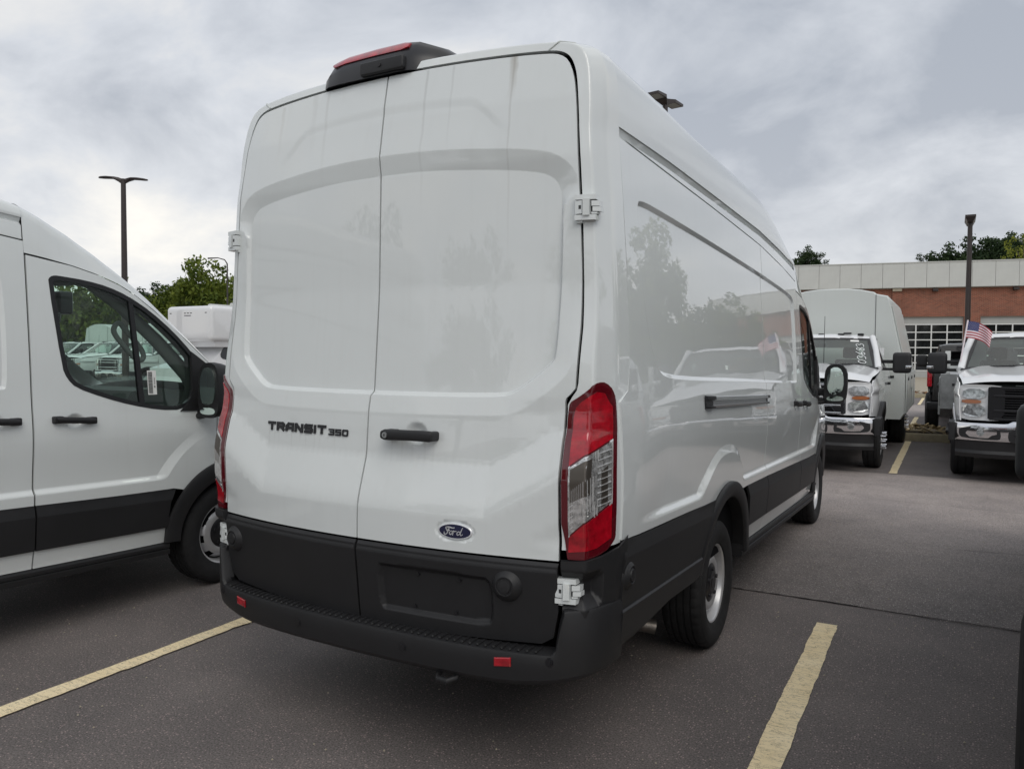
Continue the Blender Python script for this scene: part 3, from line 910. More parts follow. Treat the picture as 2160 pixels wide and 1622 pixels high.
def make_crown(seed, rx, rz, nclump, per, leaf, flat=1.0):
    """leaf-sized faces gathered in clumps through an uneven crown, centre at the origin"""
    rg = np.random.default_rng(seed)
    V = []; F = []
    cl = []
    while len(cl) < nclump:
        p = rg.uniform(-1, 1, 3)
        d = np.linalg.norm(p)
        if d > 1 or d < .35: continue
        if p[2] < -.55 and rg.uniform() < .6: continue
        lob = 1 + .22 * math.sin(3 * math.atan2(p[1], p[0]) + seed) + .15 * math.sin(5 * p[2] + seed)
        cl.append(p * np.array([rx, rx, rz]) * lob * (.78 + .22 * rg.uniform()))
    for c in cl:
        rr = rg.uniform(.16, .30) * rx
        n_ = int(per * (rr / (.23 * rx)) ** 2)
        u = rg.normal(0, 1, (n_, 3)); u /= np.linalg.norm(u, axis=1)[:, None]
        P = c + u * rr * rg.uniform(.45, 1.0, (n_, 1)) * np.array([1, 1, .75 * flat])
        for p, q in zip(P, u):
            nrm = q + rg.normal(0, .6, 3) + np.array([0, 0, .4]); nrm /= np.linalg.norm(nrm)
            a = np.cross(nrm, rg.normal(0, 1, 3)); a /= np.linalg.norm(a) + 1e-9; b = np.cross(nrm, a)
            s_ = leaf * rg.uniform(.6, 1.3)
            k = len(V)
            V += [p - a * s_, p - b * s_ * .55, p + a * s_, p + b * s_ * .55]
            F.append((k, k + 1, k + 2, k + 3))
    return np.array(V), F, cl
def crown_mesh(name, seed, rx, rz, nclump, per, leaf, m, flat=1.0):
    V, F, cl = make_crown(seed, rx, rz, nclump, per, leaf, flat)
    me = D.meshes.new(name); me.from_pydata(V.tolist(), [], F); me.materials.append(m); me.update()
    return me, cl
CR = [crown_mesh('crown_mesh', s_, 1.0, .95, 76, 66, .056, LEAF_A) for s_ in (3, 8, 15)] + [crown_mesh('crown_mesh', s_, 1.0, .85, 120, 62, .055, LEAF_B, .95) for s_ in (21, 34)]
TRUNKS = []; LIMBS = []
g = G(); g.tube([(0, 0, -1.0), (.03, .02, -.6), (-.02, .03, -.25), (.02, 0, .0)], [.085, .07, .06, .05], 8)
o = g.build('trunk_mesh', BARK, None, sharp=60); STEM = o.data; D.objects.remove(o)
for i, (me, cl) in enumerate(CR):
    g = G()
    for c in cl[:16]:
        g.tube([(0, 0, -.75 + .5 * RNG.uniform()), tuple(np.array(c) * .40 + np.array([0, 0, -.2])), tuple(np.array(c) * .55)], [.035, .022, .008], 5, caps=False)
    o = g.build('limb_mesh', BARK, None, sharp=60); LIMBS.append(o.data); D.objects.remove(o)
def tree(name, label, loc, h, r_, k, rz=0.0, group=None, zs=None, m=None):
    """h: height of the crown's top; r_: crown radius; the trunk reaches the ground"""
    t = thing(name, label, 'tree', loc, rz, group)
    zs = zs or r_
    zc_ = h - zs * 1.0
    c = link('crown', CR[k][0], t); c.location = (0, 0, zc_); c.scale = (r_, r_, zs)
    b = link('trunk', STEM, t); b.location = (0, 0, zc_ - zs * .3); b.scale = (r_ * .9, r_ * .9, zc_ - zs * .3)
    b = link('limbs', LIMBS[k], t); b.location = (0, 0, zc_); b.scale = (r_, r_, zs)
    return t
cx_, cy_ = 2.0906, -2.4286
fx, fy, rx_, ry_ = -.4916, .8708, .8708, .4916
def at(px, depth):
    l = (px - 1080) / 1639.66 * depth
    return (cx_ + fx * depth + rx_ * l, cy_ + fy * depth + ry_ * l, 0)
GL = 'trees beyond the left parking rows'
for (px, dp, h, r_, k, lb) in (
        (432, 47, 7.5, 2.3, 0, 'largest rounded green tree just left of the big van, standing above the motorhome roof'),
        (385, 50, 6.7, 1.9, 1, 'medium green tree rising directly over the motorhome roof, left of the largest rounded tree'),
        (480, 51, 6.9, 2.1, 2, 'green tree half hidden behind the left edge of the big van'),
        (345, 49, 5.2, 1.9, 1, 'low bushy yellow-green tree where the left van windscreen pillar meets the motorhome'),
        (322, 58, 6.6, 1.6, 3, 'dark small-topped tree showing just above the left van windscreen pillar'),
        (362, 62, 7.4, 1.9, 4, 'dark blue-green tree behind the low bushy one by the motorhome'),
        (278, 52, 6.4, 3.0, 2, 'green tree seen through the front quarter glass of the left van'),
        (225, 50, 6.8, 3.2, 0, 'green tree seen through the middle of the left van side window, behind the mirror'),
        (170, 52, 6.9, 3.2, 1, 'green tree seen through the rear half of the left van side window'),
        (112, 50, 6.6, 3.1, 2, 'green tree seen at the rear edge of the left van side window')):
    tree('broadleaf_tree' if k < 3 else 'dark_tree', lb, at(px, dp), h, r_, k, rz=px * .7, group=GL, zs=r_ * (1.15 if k < 3 else 1.0))
GR = 'dark trees behind the brick building'
for (px, dp, h, r_, k, lb) in (
        (1699, 92, 14.7, 1.9, 3, 'dark round-topped tree alone above the roof just right of the big van front'),
        (1952, 100, 15.2, 1.8, 4, 'small dark treetop at the left end of the clump above the building'),
        (1992, 100, 16.3, 3.2, 3, 'dark rounded treetop above the building left of the lamp post'),
        (2078, 96, 17.2, 3.6, 4, 'broad dark treetop right of the lamp post above the building'),
        (2045, 104, 16.8, 2.6, 4, 'dark treetop directly behind the lamp post top'),
        (2128, 94, 17.3, 2.9, 3, 'dark treetop near the right edge of the photo above the building')):
    tree('dark_tree', lb, at(px, dp), h, r_, k, rz=px * .3, group=GR, zs=r_ * 1.15)
ye, _ = crown_mesh('crown_mesh', 51, 1.0, 1.0, 26, 26, .06, LEAF_C)
t = tree('yellow_tree', 'thin yellow-green treetop at the right edge of the photo above the building', at(2156, 70), 13.6, 1.7, 0, 1.0, zs=2.4)
t.children[0].data = ye
# trees outside the frame that the glossy vans reflect
GO = 'trees around the lot outside the frame'
for i, (x, y, h, r_, k) in enumerate(((12.4, 35.0, 10.2, 2.4, 0), (9.9, 37.0, 6.6, 2.0, 1), (14.8, 35, 8.4, 2.6, 2), (11.2, 36.4, 5.2, 2.2, 2), (17.5, 34, 9.5, 3.0, 0), (8.2, 38.5, 4.4, 1.7, 2), (21.5, 31, 9.5, 3.2, 1), (26, 27, 10, 3.4, 2), (29, 20, 9, 3.4, 0), (32, 12, 9.5, 3.4, 1), (33, 4, 9, 3.4, 2),
        (13.4, 32.5, 5.0, 2.2, 1), (16, 31.5, 4.6, 2.2, 0), (-12, -27, 9, 3.4, 1), (-3, -28, 8, 3.2, 0), (6, -27, 10, 3.6, 2), (14, -26, 9, 3.3, 1), (-22, -26, 10, 3.6, 0))):
    tree('broadleaf_tree', 'green broadleaf tree at the edge of the lot outside the picture', (x, y, 0), h, r_, k, rz=i * 1.3, group=GO, zs=max(r_ * 1.2, h * .47))
# the tree belt goes on behind the big van
for i in range(11):
    tree('broadleaf_tree', 'green broadleaf tree in the belt hidden behind the big van', (-30 + 3.6 * i + RNG.uniform(-1, 1), 48 + RNG.uniform(-3, 5) + .8 * i, 0), 6.5 + RNG.uniform(-.8, 1.2), 2.6 + RNG.uniform(-.3, .5), i % 3, rz=i * 1.1, group='trees hidden behind the big van', zs=3.2) if -30 + 3.6 * i < -14 else None
# ================================================================== cargo van
def smooth_tab(xs, ys, w, lo=None, hi=None, n=900):
    lo = xs[0] if lo is None else lo; hi = xs[-1] if hi is None else hi
    g = np.linspace(lo, hi, n); v = np.interp(g, xs, ys)
    k = max(1, int(w / (g[1] - g[0])))
    ker = np.hanning(2 * k + 3); ker /= ker.sum()
    v = np.convolve(np.pad(v, k + 1, mode='reflect', reflect_type='odd'), ker, 'valid')
    return g, v
S_Z, S_X = smooth_tab([.20, .42, .60, .75, .9, 1.05, 1.2, 1.35, 1.5, 1.75, 2.0, 2.25, 2.45, 2.52, 2.75],
                      [.965, .985, .995, 1.008, 1.02, 1.028, 1.028, 1.02, 1.008, .998, .983, .966, .95, .943, .918], .10)
R_Z, R_Y = smooth_tab([.40, .60, .87, 1.02, 1.06, 1.22, 1.39, 1.48, 1.9, 2.37, 2.45, 2.6, 2.75, 2.9],
                      [.070, .045, .015, .018, .026, .075, .088, .088, .120, .130, .140, .160, .190, .22], .012)
def SB(z, y):
    return np.interp(z + .036 * (np.asarray(y) - .4), S_Z, S_X)

S_REC = chaikin([(.62, 2.272), (.95, 2.265), (1.73, 2.24), (2.9, 2.19), (3.75, 2.145), (4.13, 2.115), (4.195, 2.05), (4.195, 1.45),
                 (4.165, 1.425), (3.07, 1.462), (2.0, 1.50), (1.44, 1.515), (.87, 1.54), (.76, 1.58), (.68, 1.68), (.63, 1.80), (.60, 2.0), (.59, 2.24)], 2)
BULGE_R = chaikin([(1.25, .55), (1.32, .88), (1.63, 1.055), (1.78, 1.10), (2.0, 1.10), (2.17, 1.055), (2.30, .93), (2.36, .55)], 2)
BULGE_F = chaikin([(5.02, .55), (5.14, .79), (5.27, .95), (5.42, 1.05), (5.58, 1.085), (6.8, 1.10), (6.8, .55)], 2)
GUT_Y = [.0, .4, 1.0, 1.8, 3.0, 3.66, 4.11, 4.6]
GUT_T = [2.522, 2.522, 2.526, 2.513, 2.487, 2.444, 2.402, 2.35]
SEAM_Y = [.0, .43, 1.0, 1.8, 2.98, 3.8, 4.32]
SEAM_Z = [2.487, 2.482, 2.462, 2.435, 2.385, 2.315, 2.25]
def sidex(y, z):
    y = np.asarray(y, float); z = np.asarray(z, float)
    x = SB(z, y)
    x = x - .11 * np.clip((y - 4.6) / 2, 0, 2) ** 2
    d = sdf(S_REC, y, z)
    x = x - .014 * np.clip((-d + .003) / .017, 0, 1)
    zl = np.interp(y, [0, 2.4, 5.3], [.955, .865, .785]) + .02
    zb = np.interp(y, [0, 2.4, 4.4, 5.5], [1.33, 1.26, 1.16, 1.09])
    sc = ss(z, zl, zl + .035) * (1 - ss(z, zl + .05, zb + .06)) * ss(y, .45, .9)
    m = 1 - np.clip(1 - sdf(BULGE_R, y, z) / .045, 0, 1)
    m2 = 1 - np.clip(1 - sdf(BULGE_F, y, z) / .06, 0, 1)
    x = x - .023 * sc * np.minimum(m, m2)
    for (cy, cz, ry, rz, dp) in ((4.56, 1.232, .062, .047, .02), (4.115, 1.255, .062, .047, .02)):
        e = np.sqrt(((y - cy) / ry) ** 2 + ((z - cz) / rz) ** 2)
        x = x - dp * (1 - ss(e, .35, 1.0))
    return x
def SIDE(off=0.0):
    return lambda y, z: np.stack([sidex(y, z) + (off(y, z) if callable(off) else off), y, z], -1)

R_REC = chaikin([(-.815, 1.64), (-.822, 2.22), (-.80, 2.29), (-.72, 2.33), (-.3, 2.372), (0, 2.378), (.3, 2.372), (.72, 2.33), (.80, 2.29), (.822, 2.22),
                 (.815, 1.64), (.79, 1.60), (.70, 1.53), (.66, 1.503), (.60, 1.485), (0, 1.481), (-.60, 1.485), (-.66, 1.503), (-.70, 1.53), (-.79, 1.60)], 2)
PLATE = chaikin([(.105, .795), (.14, .808), (.585, .808), (.62, .78), (.618, .635), (.59, .612), (.14, .609), (.107, .625)], 1)
def reary(x, z):
    x = np.asarray(x, float); z = np.asarray(z, float)
    ax = np.abs(x)
    lift = .55 * np.maximum(0, ax - .58) * ss(z, .88, .98) * (1 - ss(z, 1.32, 1.5))
    y = np.interp(z - lift, R_Z, R_Y)
    y = y + np.interp(z, [.5, .9, 1.3, 1.5, 2.8], [.10, .10, .075, .065, .065]) * (ax / .9) ** 2.2
    d = sdf(R_REC, x, z)
    w = .011 + .065 * ss(z, 2.16, 2.27)
    y = y + .021 * (1 - np.clip(d / w, 0, 1))
    y = y - .018 * np.clip(d / .085, 0, 1) * (1 - ss(z, 1.55, 1.85))
    zt = 2.668 - .03 * (ax / .5) ** 2 - .10 * ss(ax, .42, .60)
    y = y + .0045 * ss(zt - z, 0, .045) * (1 - ss(zt - z, .06, .26)) * (1 - ss(ax, .50, .62))
    e = np.sqrt(((x - .245) / .058) ** 2 + ((z - 1.318) / .052) ** 2)
    y = y + .02 * (1 - ss(e, .3, 1.0))
    e = np.sqrt(((x - .462) / .088) ** 2 + ((z - .964) / .043) ** 2)
    y = y + .007 * (1 - ss(e, .82, 1.0))
    return y
def REAR(off=0.0):
    return lambda x, z: np.stack([x, reary(x, z) - (off(x, z) if callable(off) else off), z], -1)

GX_Z = [.40, 1.465, 1.485, 1.515, 1.74, 2.16, 2.36, 2.57, 2.66]
GX_X = [.878, .878, .896, .915, .92, .905, .892, .870, .848]
SH_F = smooth_tab([0, .42, .80, 1], [0, .56, .93, 1], .03)
SH_D = smooth_tab([0, .42, .80, 1], [0, .06, .52, 1], .03)
def shell(s, z, off=0.0):
    s = np.asarray(s, float); z = np.asarray(z, float)
    gx = np.interp(z, GX_Z, GX_X); ox = SB(z, .43)
    y0 = reary(gx, z) + .002
    f_ = np.interp(s, *SH_F); d_ = np.interp(s, *SH_D)
    x = gx + (ox - gx) * f_; y = y0 + (.43 - y0) * d_
    # offset along the local plan normal
    h = .01
    f2 = np.interp(s + h, *SH_F); d2 = np.interp(s + h, *SH_D); f1 = np.interp(s - h, *SH_F); d1 = np.interp(s - h, *SH_D)
    tx = (ox - gx) * (f2 - f1); ty = (.43 - y0) * (d2 - d1)
    L = np.sqrt(tx * tx + ty * ty) + 1e-9
    return np.stack([x + off * ty / L, y - off * tx / L, z], -1)
def SHELL(off):
    return lambda s, z: shell(s, z, off(s, z) if callable(off) else off)

def arc(c, r_, a0, a1, n=14):
    return [(c[0] + r_ * math.cos(R(a0 + (a1 - a0) * i / n)), c[1] + r_ * math.sin(R(a0 + (a1 - a0) * i / n))) for i in range(n + 1)]
AXR, AXF, WZ = 1.93, 5.68, .356
def cladtop(y): return np.interp(y, [.2, .5, 1.46, 2.4, 3.0, 4.3, 5.3], [.937, .923, .880, .845, .826, .775, .732])
def cladbot(y): return np.interp(y, [2.2, 2.95, 4.15, 5.25], [.595, .57, .524, .487])
def silllow(y): return np.interp(y, [2.2, 4.15, 5.25], [.49, .421, .387])

def build_wheel(parent, sgn, loc):
    w = link('wheel', None, parent); w.location = loc
    n = 168
    prof = [(.214, .084), (.224, .100), (.250, .111), (.262, .1135), (.266, .1155), (.296, .1175), (.318, .115), (.333, .108), (.3345, .1055),
            (.345, .099), (.3515, .090), (.3545, .080), (.3555, .066), (.3555, .060), (.3475, .059), (.3475, .051), (.3558, .050), (.356, .024),
            (.348, .023), (.348, .014), (.356, .013)]
    prof = prof + [(a, -b) for a, b in prof[::-1]]
    V = []; q = np.arange(n) * 2 * math.pi / n
    for (rr, h) in prof:
        r_ = np.full(n, rr)
        if abs(h) > .058 and rr > .34:
            r_ = r_ - np.where((np.arange(n) % 4) == 0, .0034, 0)
        elif rr > .352:
            r_ = r_ - np.where((np.arange(n) % 6) == 3, .0022, 0)
        V.append(np.c_[np.full(n, h * sgn), r_ * np.cos(q), r_ * np.sin(q)])
    P, F = grid_data(np.array(V), True)
    if sgn > 0: F = [f_[::-1] for f_ in F]
    mesh_obj('tyre', P, F, RUBBER, w, sharp=24)
    rp = [(.224, .080), (.224, .089), (.218, .093), (.211, .090), (.205, .080), (.200, .050), (.192, .020), (.184, .018), (.178, .034), (.160, .062), (.140, .074), (.118, .072), (.100, .066)]
    g = G(); g.lathe(rp, (0, 0, 0), 0, 80, sgn)
    keep = []
    for i, f_ in enumerate(g.F):
        ring, k = divmod(i, 80)
        keep.append(not (ring in (7, 8) and (k % 10) < 4))
    g.F = [f_[::-1] if sgn > 0 else f_ for f_, k in zip(g.F, keep) if k]; g.M = [0] * len(g.F)
    g.build('rim', STEEL, w, sharp=40)
    g = G(); g.lathe([(.0, .0), (.205, .0), (.205, -.10)], (.0 + .02 * sgn, 0, 0), 0, 40, sgn); g.build('brake_disc', DARK, w)
    g = G()
    g.lathe([(.0, .086), (.030, .086), (.034, .083), (.060, .083), (.066, .079), (.090, .076), (.104, .072), (.112, .066)], (0, 0, 0), 0, 56, sgn)
    for k in range(5):
        a_ = R(72 * k + 15)
        g.cyl((.074 * sgn, .078 * math.cos(a_), .078 * math.sin(a_)), (.087 * sgn, .078 * math.cos(a_), .078 * math.sin(a_)), .013, .011, 10)
    g.build('hub_cap', SATIN, w, sharp=30)
    return w

def build_van(name, label, cat, group):
    van = thing(name, label, cat, (0, 0, 0), 0, group)
    both = (1, -1)
    # ---------------- body side sheet metal
    seam = lambda y: float(np.interp(y, SEAM_Y, SEAM_Z))
    def finemask(u, v):
        m = np.zeros(np.shape(u), bool)
        for (cy, cz) in ((4.56, 1.232), (4.115, 1.255)):
            m |= (np.abs(u - cy) < .075) & (np.abs(v - cz) < .06)
        return m
    cl_ = lambda P: np.vstack([P, P[:1]])
    slines = [cl_(offset_poly(S_REC, d)) for d in (.006, .0015, -.0125, -.0165)]
    slines += [cl_(offset_poly(BULGE_R, d)) for d in (-.003, .002, .014, .030, .043, .048)]
    slines += [cl_(offset_poly(BULGE_F, d)) for d in (-.003, .002, .02, .04, .058, .063)]
    yl = np.linspace(.4, 5.5, 120)
    for d in (-.003, .006, .014, .021, .029, .038):
        slines.append(np.c_[yl, np.interp(yl, [0, 2.4, 5.3], [.955, .865, .785]) + .02 + d])
    gy = 2.988
    quarter = [(.43, seam(.43)), (1.0, seam(1.0)), (1.8, seam(1.8)), (2.4, seam(2.4)), (gy, seam(gy)), (gy, cladtop(gy) + .002), (2.42, cladtop(2.42) + .002)]
    quarter += [p for p in arc((AXR, WZ), .578, 58, 118, 14)]
    quarter += [(1.46, .882), (1.15, .898), (.8, .912), (.5, .925), (.315, .938), (.315, 1.46), (.40, 1.50), (.425, 1.60), (.435, 2.0)]
    slide = [(gy + .010, seam(gy)), (3.4, seam(3.4)), (3.8, seam(3.8)), (4.1, seam(4.1)), (4.315, seam(4.316)), (4.315, cladtop(4.315) + .002), (3.6, cladtop(3.6) + .002), (gy + .010, cladtop(gy) + .002)]
    door = [(4.326, 2.174), (4.345, 2.172), (4.585, 2.138), (4.74, 2.10), (4.88, 2.050), (5.0, 1.985), (5.10, 1.915), (5.24, 1.815), (5.376, 1.700), (5.54, 1.562), (5.625, 1.485),
            (5.61, 1.30), (5.585, 1.187), (5.58, 1.12), (5.56, .94), (5.553, .875)] + arc((AXF, WZ), .528, 104, 136, 8) + [(5.22, .742), (4.8, cladtop(4.8) + .002), (4.326, cladtop(4.326) + .002)]
    wout = [(4.44, 2.042), (4.455, 2.066), (4.48, 2.075), (4.512, 2.074), (4.664, 2.062), (4.803, 2.036), (4.936, 1.988), (5.09, 1.901), (5.255, 1.775), (5.395, 1.64), (5.425, 1.59),
            (5.415, 1.33), (5.30, 1.256), (5.122, 1.266), (4.924, 1.307), (4.743, 1.362), (4.574, 1.428), (4.525, 1.48), (4.497, 1.547)]
    fender = [(5.633, 1.470), (5.75, 1.38), (5.9, 1.31), (6.2, 1.16), (6.40, 1.0), (6.43, .78), (6.25, .72)] + arc((AXF, WZ), .528, 40, 98, 10) + [(5.568, .94), (5.589, 1.12), (5.593, 1.187), (5.618, 1.30)]
    frame_in = None
    def shrink(P, d):
        P = np.array(P); c = []
        n = len(P)
        for i in range(n):
            a, b, e_ = P[i - 1], P[i], P[(i + 1) % n]
            t = (e_ - a); t /= np.hypot(*t) + 1e-9
            nn = np.array([-t[1], t[0]])
            q = b + nn * d
            if sdf(P, [q[0]], [q[1]])[0] > 0: q = b - nn * d
            c.append(q)
        return np.array(c)
    wo = chaikin(wout, 1)
    win = shrink(wo, .026)
    dq = panel_data(quarter, SIDE(), (1, 0, 0), .032, finemask, .010, lines=slines)
    ds = panel_data(slide, SIDE(), (1, 0, 0), .032, finemask, .010, lines=slines)
    dd = panel_data(door, SIDE(), (1, 0, 0), .032, finemask, .010, holes=[wo], lines=slines)
    df = panel_data(fender, SIDE(), (1, 0, 0), .032, finemask, .012, lines=slines)
    dfr = panel_data(wo, SIDE(.002), (1, 0, 0), .012, holes=[win], thick=.03, estep=.012)
    dgl = panel_data(shrink(wo, .022), SIDE(-.010), (1, 0, 0), .05, thick=0)
    dtrim = panel_data(door, SIDE(-.075), (1, 0, 0), .06, holes=[shrink(wo, .03)], thick=.0)
    div = [(4.935, 1.985), (4.965, 1.975), (5.022, 1.290), (4.985, 1.300)]
    ddiv = panel_data(div, SIDE(.0), (1, 0, 0), .03, thick=.02)
    sail = [(5.385, 1.645), (5.425, 1.62), (5.56, 1.53), (5.575, 1.40), (5.565, 1.27), (5.42, 1.245), (5.28, 1.248), (5.33, 1.29), (5.385, 1.36)]
    dsail = panel_data(sail, SIDE(.008), (1, 0, 0), .03, thick=.02)
    mids = [(gy, seam(gy) + .004)]
    rail = [(.43, seam(.43) + .008)] + [(y, seam(y) + .008) for y in np.linspace(.8, 4.31, 12)] + [(y, float(np.interp(y, GUT_Y, GUT_T)) + .012) for y in np.linspace(4.31, .43, 14)]
    gb = lambda y: np.interp(y, GUT_Y, GUT_T) - .036
    grv = lambda y, z: -.017 * ss(z, gb(y), gb(y) + .006) * (1 - np.clip((z - gb(y) - .006) / .030, 0, 1))
    yl = np.linspace(.43, 4.31, 200)
    glines = [np.c_[yl, gb(yl) + d] for d in (-.002, .003, .006, .010, .022, .032)]
    drail = panel_data(rail, SIDE(grv), (1, 0, 0), .03, thick=.01, estep=.02, lines=glines, lstep=.02)
    upper = [(4.318, seam(4.318) - .0)] + [(4.30, 2.184)]
    for s_ in both:
        put('quarter_panel', dq, WHITE, van, s_)
        sd_ = put('sliding_door', ds, WHITE, van, s_)
        fd = put('front_door', dd, WHITE, van, s_)
        put('fender', df, WHITE, van, s_)
        put('roof_rail', drail, WHITE, van, s_)
        wf = put('window_frame', dfr, SATIN, fd, s_)
        put('window_glass', dgl, GLASS, fd, s_)
        put('window_divider', ddiv, SATIN, fd, s_)
        put('door_trim', dtrim, INTERIOR, fd, s_)
        put('mirror_sail', dsail, PLASTIC, fd, s_)
        # handles
        for par, (ya, yb, zz) in ((fd, (4.425, 4.68, 1.232)), (sd_, (4.005, 4.25, 1.252))):
            g = G()
            zs = -.02 if par is fd else -.016
            xs = lambda y: float(sidex(y, zz + .10)) + .003
            path = []
            for t in np.linspace(0, 1, 9):
                y_ = ya + .012 + (yb - ya - .024) * t
                path.append((xs(y_) + .026 + .010 * math.sin(math.pi * t), y_, zz + .008 + zs * (t - .5)))
            rings = []
            for i, p in enumerate(path):
                k = .78 if i in (0, len(path) - 1) else 1
                rings.append([(p[0] + .014 * math.cos(q_), p[1], p[2] + .019 * k * math.sin(q_)) for q_ in np.linspace(0, 2 * math.pi, 13)[:-1]])
            g.loft(rings)
            for y_, dz in ((ya + .028, -zs * .4), (yb - .028, zs * .4)):
                g.rbox((xs(y_) - .025, y_ - .028, zz + .008 + dz - .021), (xs(y_) + .034, y_ + .028, zz + .008 + dz + .021), .010)
            (g if s_ > 0 else g.mirror()).build('door_handle', PLASTIC, par)
    # cladding
    crease = lambda base: (lambda y, z: .004 + .016 * np.clip((base(y) - z) / .062, 0, 1))
    rc = [(.318, .934), (.5, .921), (.8, .908), (1.15, .894), (1.375, .884)] + arc((AXR, WZ), .578, 116, 166, 12) + [(1.40, .545), (1.33, .535), (.9, .552), (.60, .535), (.318, .512)]
    rco = lambda y, z: crease(cladtop)(y, z) + .011 * (1 - ss(z, np.interp(y, [.2, 1.45], [.668, .622]) - .004, np.interp(y, [.2, 1.45], [.668, .622]) + .004)) - .05 * (1 - ss(z, .485, .535))
    drc = panel_data(rc, SIDE(rco), (1, 0, 0), .03, None, lines=[np.c_[np.linspace(.3, 1.5, 90), np.interp(np.linspace(.3, 1.5, 90), [.2, 1.45], [.668, .622]) + d] for d in (-.012, -.005, -.002, .001, .0045, .012)]
                     + [np.c_[np.linspace(.3, 1.5, 90), cladtop(np.linspace(.3, 1.5, 90)) - .062 + d] for d in (-.006, -.001, .002, .008)] + [np.c_[np.linspace(.3, 1.5, 60), np.full(60, zz)] for zz in (.49, .51, .53)])
    def strip(y0, y1, arc_pts_l=(), arc_pts_r=()):
        ys = np.linspace(y0, y1, 8)
        return [(y, float(cladtop(y))) for y in ys] + list(arc_pts_r) + [(y, float(cladbot(y)) + .002) for y in ys[::-1]] + list(arc_pts_l)
    c1 = strip(2.41, gy - .001, [(2.475, .56), (2.455, .68)], [])
    c2 = strip(gy + .009, 4.315)
    c3 = strip(4.325, 5.235, [], [(5.19, .66), (5.175, .56)])
    sl = lambda y0, y1: [(y, float(cladbot(y)) - .002) for y in np.linspace(y0, y1, 6)] + [(y, float(silllow(y))) for y in np.linspace(y1, y0, 6)]
    silloff = lambda y, z: .004 - .012 * np.clip((cladbot(y) - z) / .10, 0, 1)
    dcl = [panel_data(c, SIDE(crease(cladtop)), (1, 0, 0), .03, None, lines=[np.c_[np.linspace(2.3, 5.3, 150), cladtop(np.linspace(2.3, 5.3, 150)) - .062 + d] for d in (-.006, -.001, .002, .008)], lstep=.02) for c in (c1, c2, c3)]
    dsl = [panel_data(sl(*a), SIDE(silloff), (1, 0, 0), .03) for a in ((2.44, gy), (gy + .010, 4.315), (4.324, 5.165))]
    for s_ in both:
        put('rear_cladding', drc, PLASTIC, van, s_)
        for d_ in dcl: put('side_cladding', d_, PLASTIC, van, s_)
        for d_ in dsl: put('sill', d_, WHITE, van, s_)
        for (cy, r0, r1, a0, a1) in ((AXR, .492, .580, 9, 161), (AXF, .405, .530, 8, 176)):
            A = np.linspace(R(a0), R(a1), 64)
            rows = []
            for fr, of, dp in ((1.0, .004, 0), (.99, .018, 0), (.86, .026, 0), (.12, .022, 0), (0, .012, 0), (0, -.10, 1)):
                rr = r0 + (r1 - r0) * fr
                y_ = cy + rr * np.cos(A); z_ = WZ + rr * np.sin(A)
                x_ = SB(np.maximum(z_, .5), y_) - .11 * np.clip((y_ - 4.6) / 2, 0, 2) ** 2 + of
                rows.append(np.c_[x_, y_, z_])
            P, F = grid_data(np.array(rows))
            if s_ < 0: P = P * np.array([-1, 1, 1])
            else: F = [f_[::-1] for f_ in F]
            mesh_obj('wheel_arch', P, F, PLASTIC, van, sharp=40)
            rows = []
            for x_ in (.97, .52):
                rows.append(np.c_[np.full(64, x_), cy + (r0 + .03) * np.cos(A), WZ + (r0 + .03) * np.sin(A)])
            rows.append(np.c_[np.full(64, .52), np.full(64, cy), np.full(64, WZ)])
            P, F = grid_data(np.array(rows))
            if s_ < 0: P = P * np.array([-1, 1, 1])
            mesh_obj('wheel_liner', P, F, DARK, van, sharp=40)
        # running strip under the sill
        rings = []
        for y in np.linspace(2.40, 5.19, 12):
            z1 = float(silllow(y)) - .004; z0 = z1 - .078
            x1 = float(SB(.5, y)) + .004
            rings.append([(x1 - .06, y, z1), (x1 - .006, y, z1), (x1, y, z1 - .012), (x1 - .001, y, z1 - .030), (x1 - .008, y, z1 - .033), (x1 - .008, y, z1 - .038), (x1 + .004, y, z1 - .042), (x1 - .002, y, z0 + .006), (x1 - .03, y, z0), (x1 - .2, y, z0)])
        g = G(); g.loft(rings)
        (g if s_ > 0 else g.mirror()).build('side_step', PLASTIC, van, sharp=25)
    # ---------------- roof
    yst = [.43, .8, 1.3, 1.9, 2.5, 3.0, 3.3, 3.6, 3.9, 4.1, 4.312]
    KK = smooth_tab([.0, .43, 1.5, 2.5, 3.1, 3.5, 3.8, 4.2, 4.6], [1.0, 1.0, .91, .92, .93, .84, .60, .27, .11], .22)
    half = np.array([(0, 0), (.001, .06), (-.005, .14), (-.013, .20), (-.026, .248), (-.050, .282), (-.090, .305), (-.16, .322), (-.28, .334), (-.45, .343), (-.68, .350), (-.943, .353)])
    half = np.vstack([np.c_[np.interp(np.linspace(0, 11, 45), range(12), half[:, 0]), np.interp(np.linspace(0, 11, 45), range(12), half[:, 1])]])
    for _ in range(1):
        half[1:-1] = (half[:-2] + 2 * half[1:-1] + half[2:]) / 4
    def roof_half(y):
        zt = np.interp(y, GUT_Y, GUT_T); k = np.interp(y, *KK)
        xg = float(SB(zt, y)) + .004
        x = xg + half[:, 0] * (xg / .943)
        dome = .10 * (1 - k) * (1 - (x / xg) ** 2)
        return np.c_[x, np.full(len(x), y), zt + half[:, 1] * k + dome]
    yy = np.concatenate([np.linspace(.43, 3.2, 14), np.linspace(3.35, 4.312, 11)])
    rows = []
    for y in yy:
        h_ = roof_half(y)
        rows.append(np.vstack([h_, (h_ * np.array([-1, 1, 1]))[::-1][1:]]))
    P, F = grid_data(np.array(rows))
    F = [f_[::-1] for f_ in F]
    mesh_obj('roof', P, F, WHITE, van, sharp=60)
